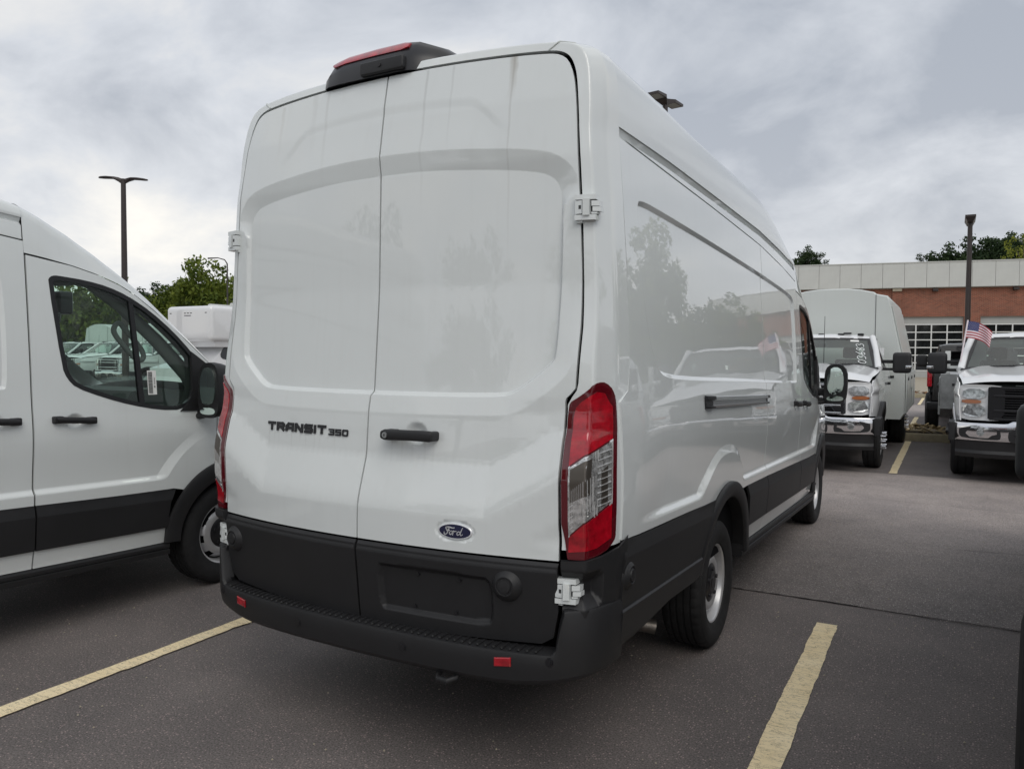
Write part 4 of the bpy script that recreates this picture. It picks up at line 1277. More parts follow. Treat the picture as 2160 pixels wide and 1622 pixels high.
    # rear shell: pillars and header between the doors and the sides
    O = [(float(SB(z, .43)), z) for z in np.linspace(.93, 2.48, 60)]
    Gp = [(float(np.interp(z, GX_Z, GX_X)), z) for z in np.linspace(.93, 2.48, 60)]
    rh = roof_half(.43)
    tg = smooth_tab([0, .08, .2, .32, .42, .52, .62, .72, .82, 1.0], [0, .08, .2, .32, .42, .52, .62, .72, .82, 1.0], .02)
    Gr = chaikin([(.878, 2.50), (.870, 2.58), (.862, 2.64), (.850, 2.70), (.826, 2.752), (.79, 2.778), (.742, 2.788), (.60, 2.797), (.3, 2.808), (0, 2.812)], 3, closed=False)
    Lr = np.r_[0, np.cumsum(np.hypot(*np.diff(Gr, axis=0).T))]; Lr /= Lr[-1]
    Lo = np.r_[0, np.cumsum(np.hypot(np.diff(rh[:, 0]), np.diff(rh[:, 2])))]; Lo /= Lo[-1]
    for i in range(len(rh)):
        O.append((rh[i, 0], rh[i, 2]))
        t = Lo[i] if True else 0
        Gp.append((float(np.interp(t, Lr, Gr[:, 0])), float(np.interp(t, Lr, Gr[:, 1]))))
    O = np.array(O); Gp = np.array(Gp)
    T = np.linspace(0, 1, 22)
    rows = []
    y0 = reary(Gp[:, 0], Gp[:, 1]) + .002
    for t in T:
        f_ = np.interp(t, *SH_F); d_ = np.interp(t, *SH_D)
        rows.append(np.c_[Gp[:, 0] + (O[:, 0] - Gp[:, 0]) * f_, y0 + (.43 - y0) * d_, Gp[:, 1] + (O[:, 1] - Gp[:, 1]) * f_])
    inner = np.c_[Gp[:, 0], y0 + .05, Gp[:, 1]]
    P, F = grid_data(np.array([inner] + rows))
    for s_ in both:
        mesh_obj('rear_pillar', P * np.array([s_, 1, 1]), F if s_ > 0 else [f_[::-1] for f_ in F], WHITE, van, sharp=50)
    k_ = int(np.argmin(np.abs(O[:, 0] - .80) + 10 * (O[:, 1] < 2.6)))
    for s_ in both:
        g = G(); pts = [np.array(r_)[k_] * np.array([s_, 1, 1]) for r_ in rows]
        g.tube([tuple(p + np.array([0, -.001, .002])) for p in pts], .0032, 6); g.build('roof_joint', UTIL, van, sharp=60)
    # lining that closes the gaps
    rows = []
    for y in (.30, .45, 1.5, 3.0, 3.9, 4.16):
        h_ = roof_half(max(y, .43)) if y > .4 else rh
        lo_ = np.array([(float(SB(z, y)), y, z) for z in np.linspace(.50, 2.4, 14)])
        q_ = np.vstack([lo_, np.c_[h_[:, 0], np.full(len(h_), y), h_[:, 2]]])
        q_[:, 0] *= .945; q_[:, 2] = .5 + (q_[:, 2] - .5) * .965
        if y < .4: q_[:, 0] *= .99
        rows.append(np.vstack([q_, (q_ * np.array([-1, 1, 1]))[::-1][1:]]))
    g = G(); g.loft([[tuple(p) for p in r_] for r_ in rows], closed=True, caps=True)
    g.build('body_lining', DARK, van)
    # ---------------- cab roof, pillars and windscreen
    st = [  # y, xs offset, zs, xsh, zsh, zc
        (4.3165, 2.186, .895, 2.45, 2.53), (4.42, 2.172, .89, 2.405, 2.49), (4.585, 2.143, .885, 2.325, 2.42), (4.735, 2.106, .878, 2.235, 2.345), (4.88, 2.056, .872, 2.140, 2.255),
        (4.976, 2.005, .868, 2.075, 2.185), (5.10, 1.922, .862, 1.982, 2.09), (5.204, 1.842, .858, 1.893, 2.00), (5.376, 1.707, .85, 1.752, 1.86), (5.54, 1.569, .845, 1.606, 1.70), (5.63, 1.492, .84, 1.52, 1.61), (5.86, 1.32, .80, 1.34, 1.40)]
    sec = []
    for (y, zs, xsh, zsh, zc_) in st:
        xs = float(SB(zs, y)) - .11 * max(0, (y - 4.6) / 2) ** 2
        hgt = max(zsh - zs - .055, .35 * (zsh - zs))
        tp = .11 * max(0, (y - 4.6) / 2) ** 2
        x1 = float(SB(zs + hgt, y)) - tp - .002 - (0 if y < 4.5 else .012)
        xsh = x1 - .05
        c = chaikin([(xs, zs), (x1, zs + hgt), (x1 - .014, zsh - .012), (x1 - .065, zsh + .014), (x1 - .14, zsh + .30 * (zc_ - zsh)), (x1 * .55, zsh + .82 * (zc_ - zsh)), (0, zc_)], 3, closed=False)
        L_ = np.r_[0, np.cumsum(np.hypot(*np.diff(c, axis=0).T))]; L_ /= L_[-1]
        tt = np.r_[np.linspace(0, .30, 22), np.linspace(.33, 1, 16)]
        sec.append(np.c_[np.interp(tt, L_, c[:, 0]), np.full(len(tt), y), np.interp(tt, L_, c[:, 1])])
    sec = np.array(sec)
    yy = np.linspace(4.3165, 5.86, 40)
    rows = []
    ys_ = [s[0] for s in st]
    for y in yy:
        h_ = np.c_[[np.interp(y, ys_, sec[:, j, 0]) for j in range(sec.shape[1])], np.full(sec.shape[1], y), [np.interp(y, ys_, sec[:, j, 2]) for j in range(sec.shape[1])]]
        rows.append(np.vstack([h_, (h_ * np.array([-1, 1, 1]))[::-1][1:]]))
    rows = np.array(rows)
    P, F = grid_data(rows)
    Fr, Fw = [], []
    for f_ in F:
        c = P[list(f_)].mean(0)
        glassy = c[1] > 4.80 and abs(c[0]) < np.interp(c[1], ys_, [s[2] for s in st]) - .075
        (Fw if glassy else Fr).append(f_[::-1])
    mesh_obj('cab_roof', P, Fr, WHITE, van, sharp=60)
    mesh_obj('windscreen', P + np.array([0, 0, -.004]), Fw, WSGLASS, van, sharp=60)
    P2 = rows[:26] * np.array([.955, 1, 1]) + np.array([0, 0, -.055])
    P2, F2 = grid_data(P2[:13])
    mesh_obj('headliner', P2, F2, LINER, van, sharp=60)
    for s_ in both:   # pillar trim, grab handle
        g = G()
        g.tube([(.80 * s_, 4.74, 2.10), (.80 * s_, 5.0, 1.93), (.80 * s_, 5.25, 1.72), (.79 * s_, 5.5, 1.48), (.79 * s_, 5.62, 1.30)], [.04, .042, .045, .05, .06], 8)
        g.build('pillar_trim', LINER, van, sharp=60)
        g = G()
        lp = [(5.045, 1.80), (5.02, 1.83), (4.985, 1.81), (4.975, 1.76), (5.06, 1.665), (5.12, 1.60), (5.165, 1.58), (5.195, 1.60), (5.18, 1.65), (5.14, 1.70), (5.045, 1.80)]
        lp = chaikin(lp[:-1], 2); lp = np.vstack([lp, lp[:1]])
        g.tube([(.755 * s_, y, z) for y, z in lp], .017, 8, caps=False)
        g.build('grab_handle', LINER, van, sharp=60)
    # ---------------- cab interior
    g = G()
    dash = [(-.0, 1.33), (.05, 1.385), (.22, 1.40), (.5, 1.37), (.75, 1.31), (.75, .8), (.25, .75), (.06, 1.0)]
    g.prism([(5.0 + a, b) for a, b in dash], 0, -.84, .84)
    for x0 in (-.72, -.2, .22, .62):
        g.rbox((x0, 4.985, 1.21), (x0 + .16, 5.03, 1.30), .012)
    g.build('dashboard', INTERIOR, van)
    g = G(); g.rbox((-.17, 4.93, 1.30), (.13, 4.97, 1.52), .012); g.build('centre_screen', SATIN, van)
    g = G()
    pts = [(-.44 + .19 * math.cos(t), 4.80 + .075 * math.sin(t), 1.30 + .175 * math.sin(t)) for t in np.linspace(0, 2 * math.pi, 25)]
    g.tube(pts, .016, 8, caps=False)
    g.tube([(-.63, 4.80, 1.30), (-.25, 4.80, 1.30)], .02, 6); g.tube([(-.44, 4.8, 1.3), (-.44, 5.05, 1.2)], .03, 8)
    g.build('steering_wheel', SATIN, van)
    for x0 in (-.70, .22):
        g = G()
        g.rbox((x0, 4.28, .95), (x0 + .48, 4.75, 1.06), .04); g.rbox((x0, 4.24, 1.02), (x0 + .48, 4.36, 1.50), .05)
        g.build('seat', SEAT, van)
    g = G(); g.rbox((-.12, 4.98, 1.84), (.12, 5.02, 1.91), .02); g.rbox((-.08, 5.03, 1.90), (.08, 5.13, 2.06), .02); g.build('rear_view_mirror', SATIN, van)
    for x0 in (-.72, .30):
        g = G(); g.rbox((x0, 4.70, 2.07), (x0 + .42, 4.90, 2.095), .01); g.build('sun_visor', LINER, van)
    g = G(); g.box((-.85, 4.17, .5), (.85, 4.20, 2.36)); g.build('bulkhead', INTERIOR, van)
    g = G(); g.box((-.86, .32, .38), (.86, 6.35, .50)); g.box((-.35, .5, .26), (.35, 6.0, .38))
    g.cyl((-.7, AXR, .33), (.7, AXR, .33), .055); g.cyl((0, AXR, .33), (.0, AXR, .34), .14); g.cyl((-.7, AXF, .33), (.7, AXF, .33), .05)
    g.box((-.92, 4.3, .42), (.92, 6.3, .80))
    g.build('underbody', DARK, van)
    # ---------------- front end
    rows = []
    for (y, xe, zs, zc_) in ((5.80, .86, 1.335, 1.42), (5.95, .86, 1.285, 1.345), (6.2, .84, 1.165, 1.235), (6.4, .80, 1.03, 1.10), (6.54, .72, .93, .985)):
        xs = np.linspace(-1, 1, 21)
        rows.append(np.c_[xs * xe, np.full(21, y) + .06 * (1 - xs ** 2) * (y > 6.3), zs + (zc_ - zs) * (1 - np.abs(xs) ** 2.4)])
    P, F = grid_data(np.array(rows)); mesh_obj('bonnet', P, F, WHITE, van, sharp=60)
    rows = []
    for z, o_ in ((.30, -.05), (.38, 0), (.60, .02), (.78, .0), (.93, -.06)):
        t = np.linspace(-1, 1, 31); a_ = np.abs(t)
        rows.append(np.c_[np.sign(t) * (.93 + o_ * .5) * np.minimum(1, a_ * 1.22) ** .9, 6.66 + o_ - .46 * np.clip((a_ - .55) / .45, 0, 1) ** 1.8, np.full(31, z)])
    P, F = grid_data(np.array(rows)); mesh_obj('front_bumper', P, F, PLASTIC, van, sharp=60)
    g = G(); g.rbox((-.55, 6.50, .80), (.55, 6.64, 1.02), .03); g.build('grille', SATIN, van)
    for s_ in both:
        g = G(); g.hexa([(.56 * s_, 6.40, .80), (.90 * s_, 6.20, .82), (.90 * s_, 6.1, .82), (.56 * s_, 6.3, .8), (.56 * s_, 6.40, 1.0), (.88 * s_, 6.15, 1.12), (.88 * s_, 6.05, 1.12), (.56 * s_, 6.3, 1.0)])
        g.build('headlight', LIGHTHOUSE, van)
    # ---------------- rear doors
    edge = [(.868, .889), (.868, 1.464), (.872, 1.478), (.890, 1.496), (.905, 1.515), (.91, 1.74), (.905, 1.95), (.895, 2.16), (.882, 2.36), (.866, 2.54), (.856, 2.62), (.842, 2.685), (.818, 2.738), (.785, 2.764), (.74, 2.774), (.60, 2.784), (.3, 2.796), (.004, 2.80)]
    edge2 = [(a, b) for a, b in edge[:9]] + [tuple(p) for p in chaikin(edge[8:], 1, closed=False)[1:]]
    right = [(.004, .889)] + edge2
    def rmask(x, z):
        m = (np.abs(x - .245) < .07) & (np.abs(z - 1.318) < .065) & (x > 0)
        m |= (np.abs(x - .462) < .11) & (np.abs(z - .964) < .06) & (x > 0)
        return m
    ww = lambda P: .011 + .065 * ss(P[:, 1], 2.16, 2.27)
    rl = [cl_(offset_poly(R_REC, d)) for d in (-.004, .0015)]
    rl += [cl_(offset_poly(R_REC, lambda P, e=e: ww(P) + e)) for e in (-.002, .004)]
    rl += [cl_(offset_poly(R_REC, lambda P, e=e: .085 + e)) for e in (-.004, .004)]
    xl = np.linspace(-.9, .9, 120)
    for zz in (.985, 1.02, 1.04, 1.06, 1.09, 1.20, 1.24):
        rl.append(np.c_[xl, zz + .55 * np.maximum(0, np.abs(xl) - .58) * (1 if zz < 1.15 else .8)])
    for dz in (.004, -.008, -.020, -.034, -.046):
        rl.append(np.c_[xl, 2.668 - .03 * (np.abs(xl) / .5) ** 2 - .10 * ss(np.abs(xl), .42, .60) + dz])
    left_fn = lambda off: (lambda x, z: np.stack([x, reary(x, z) - (off(x, z) if callable(off) else off), z], -1))
    dR = panel_data(right, REAR(), (0, -1, 0), .032, rmask, .010, thick=.022, lines=rl)
    dL = panel_data([(-a, b) for a, b in right[::-1]], REAR(), (0, -1, 0), .032, rmask, .010, thick=.022, lines=rl)
    rd = put('rear_door', dR, DOORPAINT, van); ld = put('rear_door', dL, DOORPAINT, van)
    ck = [(.0045, .881), (.45, .881), (.868, .880), (.866, .70), (.845, .60), (.80, .572), (.4, .556), (.0045, .552)]
    lipo = lambda x, z: .004 + .010 * np.clip((.881 - z) / .012, 0, 1) - .006 * ss(z, .845, .862)
    ckR = lambda x, z: lipo(x, z) - .020 * np.clip((-sdf(PLATE, x, z)) / .016, 0, 1)
    dcR = panel_data(ck, REAR(ckR), (0, -1, 0), .03, lambda x, z: (np.abs(sdf(PLATE, x, z) + .008) < .02) | (z > .835), .008, thick=.03)
    dcL = panel_data([(-a, b) for a, b in ck[::-1]], REAR(lipo), (0, -1, 0), .03, lambda x, z: z > .835, .008, thick=.03)
    rk = put('door_cladding', dcR, PLASTIC, rd); put('door_cladding', dcL, PLASTIC, ld)
    for x, z in ((.293, .776), (.475, .774), (.269, .643), (.453, .642)):
        g = G()
        y = float(reary(x, z)) + .008
        g.cyl((x, y + .004, z), (x, y - .010, z), .008, .0065, 8)
        g.build('plate_screw', SATIN, rd)
    def knob(x, z, fn, par, nm='sensor_cap'):
        g = G()
        p = fn(x, z); n_ = fn(x, z, 1)
        a = Vector(n_).normalized(); t = a.orthogonal().normalized(); b = a.cross(t)
        rings = []
        for r_, h in ((.062, -.004), (.056, .007), (.044, .017), (.036, .024), (.033, .024), (.031, .021), (.026, .021), (.024, .027), (.006, .029)):
            rings.append([tuple(Vector(p) + a * h + (t * math.cos(q) + b * math.sin(q)) * r_) for q in np.linspace(0, 2 * math.pi, 25)[:-1]])
        g.loft(rings); g.build(nm, PLASTIC, par, sharp=28)
    def rear_pt(x, z, nrm=0):
        if nrm: return (0, -1, 0) if abs(x) < .5 else (math.copysign(.12, x), -1, .02)
        return (x, float(reary(x, z)) - .014, z)
    knob(.676, .783, rear_pt, rd); knob(-.79, .778, rear_pt, ld)
    def side_pt(s_):
        def fn(y, z, nrm=0):
            if nrm: return (s_, 0, .02)
            return (s_ * (float(sidex(y, z)) + .012), y, z)
        return fn
    for s_ in both:
        knob(.372, .795, side_pt(s_), van)
    # handle with lock
    g = G()
    path = [(.112, 1.314), (.125, 1.3145), (.16, 1.3145), (.20, 1.316), (.25, 1.317), (.30, 1.317), (.335, 1.316), (.348, 1.315)]
    rad = [.016, .0215, .022, .0215, .021, .0215, .0215, .016]
    rings = []
    for (x, z), r_ in zip(path, rad):
        y = .022 + .10 * (x / .9) ** 2.2 - .006 * math.sin(math.pi * (x - .11) / .24)
        rings.append([(x, float(y) + .016 * math.copysign(abs(math.cos(q)) ** .7, math.cos(q)), z + r_ * math.copysign(abs(math.sin(q)) ** .6, math.sin(q))) for q in np.linspace(0, 2 * math.pi, 21)[:-1]])
    g.loft(rings); g.rbox((.108, .02, 1.295), (.165, .08, 1.334), .012); g.rbox((.315, .02, 1.296), (.352, .085, 1.334), .012)
    h = g.build('door_handle', PLASTIC, rd, sharp=40)
    g = G(); g.cyl((.137, .022, 1.3145), (.137, .001, 1.3145), .0125, .0115, 18); g.mi = 1; g.box((.1355, -.001, 1.309), (.1385, .0011, 1.320)); g.build('lock', ALU, h, mats=[ALU, INK])
    # badges
    def rmap(x, z, d): return (x, float(reary(x, z)) - .001 - d, z)
    LET = {'T': (1.0, [[(0, 1), (1, 1)], [(.5, 1), (.5, 0)]]), 'R': (1.0, [[(0, 0), (0, 1), (.8, 1), (1, .85), (1, .62), (.82, .45), (0.05, .45)], [(.55, .45), (1, 0)]]),
           'A': (1.0, [[(0, 0), (0, .62), (.3, 1), (1, 1), (1, 0)], [(.0, .38), (1, .38)]]), 'N': (1.0, [[(0, 0), (0, 1), (.12, 1), (.88, 0), (1, 0), (1, 1)]]),
           'S': (1.0, [[(1, 1), (.12, 1), (0, .88), (0, .62), (.12, .5), (.88, .5), (1, .38), (1, .12), (.88, 0), (0, 0)]]), 'I': (.0, [[(0, 0), (0, 1)]]),
           '3': (1.0, [[(0, 1), (1, 1), (1, .5), (.25, .5)], [(1, .5), (1, 0), (0, 0)]]), '5': (1.0, [[(1, 1), (0, 1), (0, .52), (1, .52), (1, 0), (0, 0)]]), '0': (1.0, [[(0, .1), (0, .9), (.1, 1), (.9, 1), (1, .9), (1, .1), (.9, 0), (.1, 0), (0, .1)]])}
    def word(txt, x, z, lw, lh, gap, w, g, mp, d1=.004, slant=0.0):
        for ch in txt:
            wd, L_ = LET[ch]
            xo = 0
            g.strokes([[(x + p[0] * lw * wd + slant * p[1] * lh, z + p[1] * lh) for p in ln] for ln in L_], w, mp, 0, d1)
            x += lw * wd + gap + (w * .1 if wd == 0 else 0)
        return x
    g = G()
    x = word('TRANSIT', -.594, 1.296, .0405, .028, .0195, .0125, g, rmap)
    g.build('model_lettering', LETTER, ld, sharp=20); g = G()
    word('350', -.209, 1.293, .0255, .021, .0135, .0072, g, rmap)
    g.build('model_lettering', LETTER, ld, sharp=20)
    g = G(); cx, cz = .462, .964; n = 40; yb = float(reary(cx, cz))
    ring = lambda a, b, y: [(cx + a * math.cos(q), y + .10 * ((cx + a * math.cos(q)) - cx) * .0, cz + b * math.sin(q)) for q in np.linspace(0, 2 * math.pi, n + 1)[:-1]]
    tilt = lambda rr: [(p[0], p[1] + (float(reary(p[0], cz)) - yb), p[2]) for p in rr]
    g.loft([tilt(ring(.073, .031, yb + .004)), tilt(ring(.073, .031, yb - .006)), tilt(ring(.071, .0295, yb - .008)), tilt(ring(.067, .0265, yb - .0085)), tilt(ring(.0668, .0263, yb - .007))], caps=False)
    ov = g.build('oval_badge', BADGEWHITE, rd)
    g = G(); g.loft([tilt(ring(.067, .0265, yb - .0075)), tilt(ring(.03, .012, yb - .0085)), tilt(ring(.001, .001, yb - .0087))], caps=False); g.build('badge_field', NAVY, ov, sharp=60)
    bm_ = lambda u, v, d: (cx + u * .001, yb - .0088 - d + (float(reary(cx + u * .001, cz)) - yb), cz + v * .001)
    script = [  # the script word on the oval, in mm
        chaikin([(-20, 13), (-30, 15.5), (-37, 13), (-37, 8), (-31, 6.5)], 2, False), chaikin([(-35, 14.5), (-22, 15.5), (-8, 12), (-1, 14)], 2, False),
        chaikin([(-22, 14), (-27, 2), (-31, -9), (-38, -15), (-45, -12), (-44, -6)], 2, False), [(-33, 1), (-21, 3)],
        chaikin([(-12, 1), (-19, -1), (-23, -9), (-18, -14), (-11, -10), (-9, -3), (-12, 1)], 2, False), chaikin([(-11, 0), (-5, -1)], 1, False),
        chaikin([(-3, 2), (-6, -7), (-8, -14)], 1, False), chaikin([(-5, -4), (2, 1), (8, 1)], 2, False),
        chaikin([(23, 0), (14, 0), (9, -8), (13, -14), (20, -10), (25, -1)], 2, False), chaikin([(34, 15), (28, 4), (24, -10), (27, -14), (33, -10)], 2, False)]
    g = G()
    g.strokes(script[:3], 3.8, bm_, 0, .0012); g.strokes(script[3:], 3.2, bm_, 0, .0012)
    g.build('badge_script', BADGEWHITE, ov, sharp=20)
    # hinges
    for s_ in both:
        for (zc_, off, ds_) in ((2.172, .006, 0), (.782, -.004, .0)):
            g = G()
            x0 = float(np.interp(zc_, GX_Z, GX_X)) - .026
            y0 = float(reary(x0, zc_)) - off
            P = lambda dx, dy, dz: (x0 + .006 + dx * .80, y0 + dy * .85 + max(0, dx - .05) * .42, zc_ + dz * .88)
            def bx(a, b): g.hexa([P(a[0], a[1], a[2]), P(b[0], a[1], a[2]), P(b[0], b[1], a[2]), P(a[0], b[1], a[2]), P(a[0], a[1], b[2]), P(b[0], a[1], b[2]), P(b[0], b[1], b[2]), P(a[0], b[1], b[2])])
            bx((.0, -.022, .031), (.094, .02, .052)); bx((.0, -.022, -.052), (.094, .02, -.031)); bx((.040, -.024, -.034), (.068, .02, .034))
            bx((.0, -.018, -.027), (.034, .02, .027)); bx((.075, -.017, .004), (.108, .02, .026)); bx((.080, -.018, -.018), (.112, .02, .001)); bx((.074, -.014, -.028), (.098, .02, -.020))
            bx((.0, -.006, -.062), (.03, .02, -.05))
            g.mi = 1
            bx((.003, -.010, -.045), (.092, .018, .045)); bx((.018, -.0186, -.008), (.030, .0, .008))
            (g if s_ > 0 else g.mirror()).build('hinge', UTIL, van, mats=[WHITE, INTERIOR])
        # tail lamp
        lo = chaikin([(.004, .899), (.004, 1.40), (.016, 1.448), (.085, 1.474), (.38, 1.524), (.48, 1.538), (.61, 1.537), (.74, 1.508), (.800, 1.478), (.808, 1.44), (.808, .97), (.79, .945), (.66, .912), (.46, .899)], 1)
        def lam(poly, off, m, par, nm, th=.02, st_=.025):
            d_ = panel_data(poly, SHELL(off), (.6, -.8, 0), st_, thick=th, estep=.02, rimdir=np.array([-.35, .9, 0]))
            return put(nm, d_, m, par, s_)
        base = lam(lo, lambda s, z: .005 * np.clip(np.minimum(np.minimum(s - .004, .808 - s) / .10, 1), 0, 1) + .001, DARKRED, van, 'tail_lamp', .03)
        I = [(.13, .925), (.13, 1.235), (.79, 1.322), (.79, 1.455), (.60, 1.50), (.42, 1.488), (.16, 1.445), (.13, 1.40)]
        up = [(.13, 1.238), (.73, 1.330), (.73, 1.448), (.60, 1.497), (.47, 1.503), (.17, 1.445), (.13, 1.41)]
        cl = [(.13, .985), (.73, 1.098), (.73, 1.322), (.13, 1.230)]
        dn = [(.13, .925), (.55, .935), (.73, .962), (.73, 1.090), (.13, .978)]
        lam(up, .0085, REDLENS, base, 'brake_lens'); lam(cl, .0075, CLEARLENS, base, 'reverse_lens'); lam(dn, .0085, REDLENS, base, 'indicator_lens')
        lam([(.16, 1.105), (.48, 1.138), (.48, 1.266), (.16, 1.226)], .0081, LAMPDARK, base, 'reflector_bowl', .004)
        lam([(.60, 1.085), (.68, 1.100), (.68, 1.235), (.60, 1.215)], .0081, LAMPDARK, base, 'reflector_bowl', .004)
        g = G()
        mp = lambda u, v, d: tuple(shell(u, v, .0083 + d) * np.array([s_, 1, 1]))
        L_ = [[(.515, 1.055), (.515, 1.287)], [(.545, 1.06), (.545, 1.292)], [(.13, .983), (.73, 1.096)], [(.13, 1.232), (.73, 1.324)], [(.73, 1.10), (.73, 1.32)]]
        g.strokes(L_, .008, mp, 0, .002)
        g.strokes([[(.56, z), (.72, z + .012)] for z in np.linspace(1.09, 1.28, 9)], .003, mp, 0, .002)
        g.strokes([[(a_, 1.0 + .16 * a_), (a_ , 1.12 + .16 * a_)] for a_ in np.linspace(.16, .50, 11)], .006, mp, 0, .002)
        g.strokes([[(.15, z), (.44, z + .05)] for z in np.linspace(1.01, 1.09, 5)], .003, mp, 0, .002)
        g.build('lens_rib', LAMPLINE, base, sharp=20)
        # corner of the bumper, rising beside the lower hinge to the lamp
        hz_ = [(-.2, .715), (.58, .715), (.63, .735), (.63, .84), (.58, .858), (-.2, .858)]
        co = [(.0, .66), (.0, .893), (.3, .895), (.6, .903), (.80, .922), (.895, .95), (.895, .66)]
        d_ = panel_data(co, SHELL(lambda s, z: .020 - .045 * np.clip(-sdf(hz_, s, z) / .05, 0, 1)), (.6, -.8, 0), .03, lambda u, v: np.abs(sdf(hz_, u, v) + .02) < .06, .012, thick=.03, rimdir=np.array([-.35, .9, 0]))
        put('bumper_corner', d_, PLASTIC, van, s_)
    # bumper beam, one sweep from side to side
    bx_ = [0, .4, .7, .85, .93, .985, 1.012, 1.022, 1.024]; by_ = [-.038, -.03, .005, .045, .088, .145, .215, .28, .33]
    kx = chaikin(np.c_[bx_, by_], 2, closed=False)
    BL = np.r_[0, np.cumsum(np.hypot(*np.diff(kx, axis=0).T))]
    t_ = np.concatenate([np.linspace(0, .80, 24), np.linspace(.82, BL[-1], 26)])
    pth = np.c_[np.interp(t_, BL, kx[:, 0]), np.interp(t_, BL, kx[:, 1])]
    def bump_y(x): return float(np.interp(abs(x), kx[:, 0], kx[:, 1]))
    tg_ = np.gradient(pth, axis=0); tg_ /= np.linalg.norm(tg_, axis=1)[:, None]
    nn_ = np.c_[tg_[:, 1], -tg_[:, 0]]
    rows = []
    for (ins, top, z) in ((.14, 1, .004), (.10, 1, .003), (.016, 1, 0), (.004, 1, -.004), (0, 1, -.015), (0, .5, 0), (.002, 0, .475), (.008, 0, .440), (.03, 0, .418), (.10, 0, .405)):
        zt_ = .553 + .165 * ss(pth[:, 0], .865, .905)
        lowr = .045 * np.clip((pth[:, 0] - .6) / .4, 0, 1) ** 2
        z_ = zt_ + z if top == 1 else ((zt_ - .015 + .475) / 2 if top == .5 else z + lowr)
        q = pth - nn_ * ins
        if top == 1 and ins > .05:
            m_ = pth[:, 0] < .865
            yd = reary(np.clip(q[:, 0], 0, .87), np.full(len(q), .575)) + .02
            q[:, 1] = np.where(m_, np.maximum(yd if ins > .12 else yd - .03, pth[:, 1] + .02), pth[:, 1] - nn_[:, 1] * ins * .4)
            q[:, 0] = np.where(m_, pth[:, 0], pth[:, 0] - nn_[:, 0] * ins * .4)
        rows.append(np.c_[q, np.broadcast_to(z_, (len(q),))])
    rows = np.array(rows)
    P, F = grid_data(np.concatenate([(rows * np.array([-1, 1, 1]))[:, ::-1][:, :-1], rows], 1))
    bmp = mesh_obj('rear_bumper', P, F, PLASTIC, van, sharp=32)
    g = G()
    for x in np.arange(-.80, .81, .032):
        yb_ = bump_y(x)
        y1 = float(reary(x, .58)) - .006
        g.rbox((x - .0055, yb_ + .016, .551), (x + .0055, y1, .5605), .003, 2)
        g.cyl((x, yb_ + .014, .556), (x, yb_ + .014, .563), .006, .004, 6)
    g.build('step_tread', PLASTIC, bmp, sharp=30)
    for s_ in both:
        g = G()
        P4 = [(.652, .506), (.716, .512), (.716, .550 - .004), (.652, .542 - .004)]
        yb_ = bump_y
        rr = lambda P_, o_: [(x * s_, yb_(x) - o_, z - .014) for x, z in P_]
        g.loft([rr(P4, -.01), rr(P4, .004), rr([((x - .684) * .88 + .684, (z - .527) * .8 + .527) for x, z in P4], .006)])
        g.build('bumper_reflector', REDLENS, bmp, sharp=20)
    for x in (-.30, .255, .85, -.85):
        g = G(); y = bump_y(x) + .001
        z = .497 + (.03 if abs(x) > .6 else 0)
        for r0, r1, h0, h1 in ((.0175, .0165, .004, -.002), (.0125, .0115, .001, -.005)):
            g.cyl((x, y + h0, z), (x, y + h1, z), r0, r1, 20)
        g.build('parking_sensor', SATIN, bmp, sharp=30)
    g = G(); g.tube([(.40, .12, .46), (.40, .06, .43), (.395, .01, .405), (.41, -.012, .398), (.455, -.018, .398), (.475, .01, .405), (.47, .06, .43), (.47, .12, .46)], .013, 10); g.build('tow_eye', PLASTIC, van)
    # high brake light
    g = G()
    rings = []
    for x, k, yo in ((-.365, .30, .05), (-.352, .62, .02), (-.32, .84, .005), (-.25, .97, 0), (-.10, 1.0, 0), (.06, 1.0, 0), (.12, .97, .01), (.20, .80, .06), (.27, .52, .13), (.30, .30, .17)):
        b_ = 2.806 - .03 * abs(x + .02) ** 2
        rings.append([(x, .180 + yo, b_), (x, .187 + yo, b_ + .060 * k), (x, .222 + yo, b_ + .118 * k), (x, .250 + yo, b_ + .142 * k), (x, .32 + yo * .6, b_ + .155 * k), (x, .52, b_ + .120 * k), (x, .58, b_ + .03)])
    g.loft(rings)
    bl = g.build('high_brake_light', SATIN, van, sharp=40)
    g = G(); rings = []
    for x, k, t0 in ((-.318, .86, .30), (-.300, .90, 0), (-.24, .97, 0), (-.08, 1.0, 0), (.06, 1.0, 0), (.095, .985, .25)):
        b_ = 2.806 - .03 * abs(x + .02) ** 2
        P0 = np.array([.187, b_ + .060 * k]); P1 = np.array([.222, b_ + .118 * k]); P2 = np.array([.250, b_ + .142 * k])
        a0 = P0 + (P1 - P0) * (.62 + t0 * .8); a1 = P1 + (P2 - P1) * (.62 - t0)
        rings.append([(x, a0[0] - .005, a0[1] + .001), (x, P1[0] - .007, P1[1] + .002), (x, a1[0] - .004, a1[1] + .004), (x, a1[0] + .02, a1[1] - .01), (x, a0[0] + .02, a0[1] - .005)])
    g.loft(rings); g.build('brake_light_lens', REDLENS, bl, sharp=40)
    g = G(); g.rbox((-.13, .165, 2.812), (.10, .22, 2.868), .012); g.cyl((-.02, .17, 2.842), (-.02, .160, 2.842), .010, .008, 12); g.build('camera_pod', PLASTIC, bl)
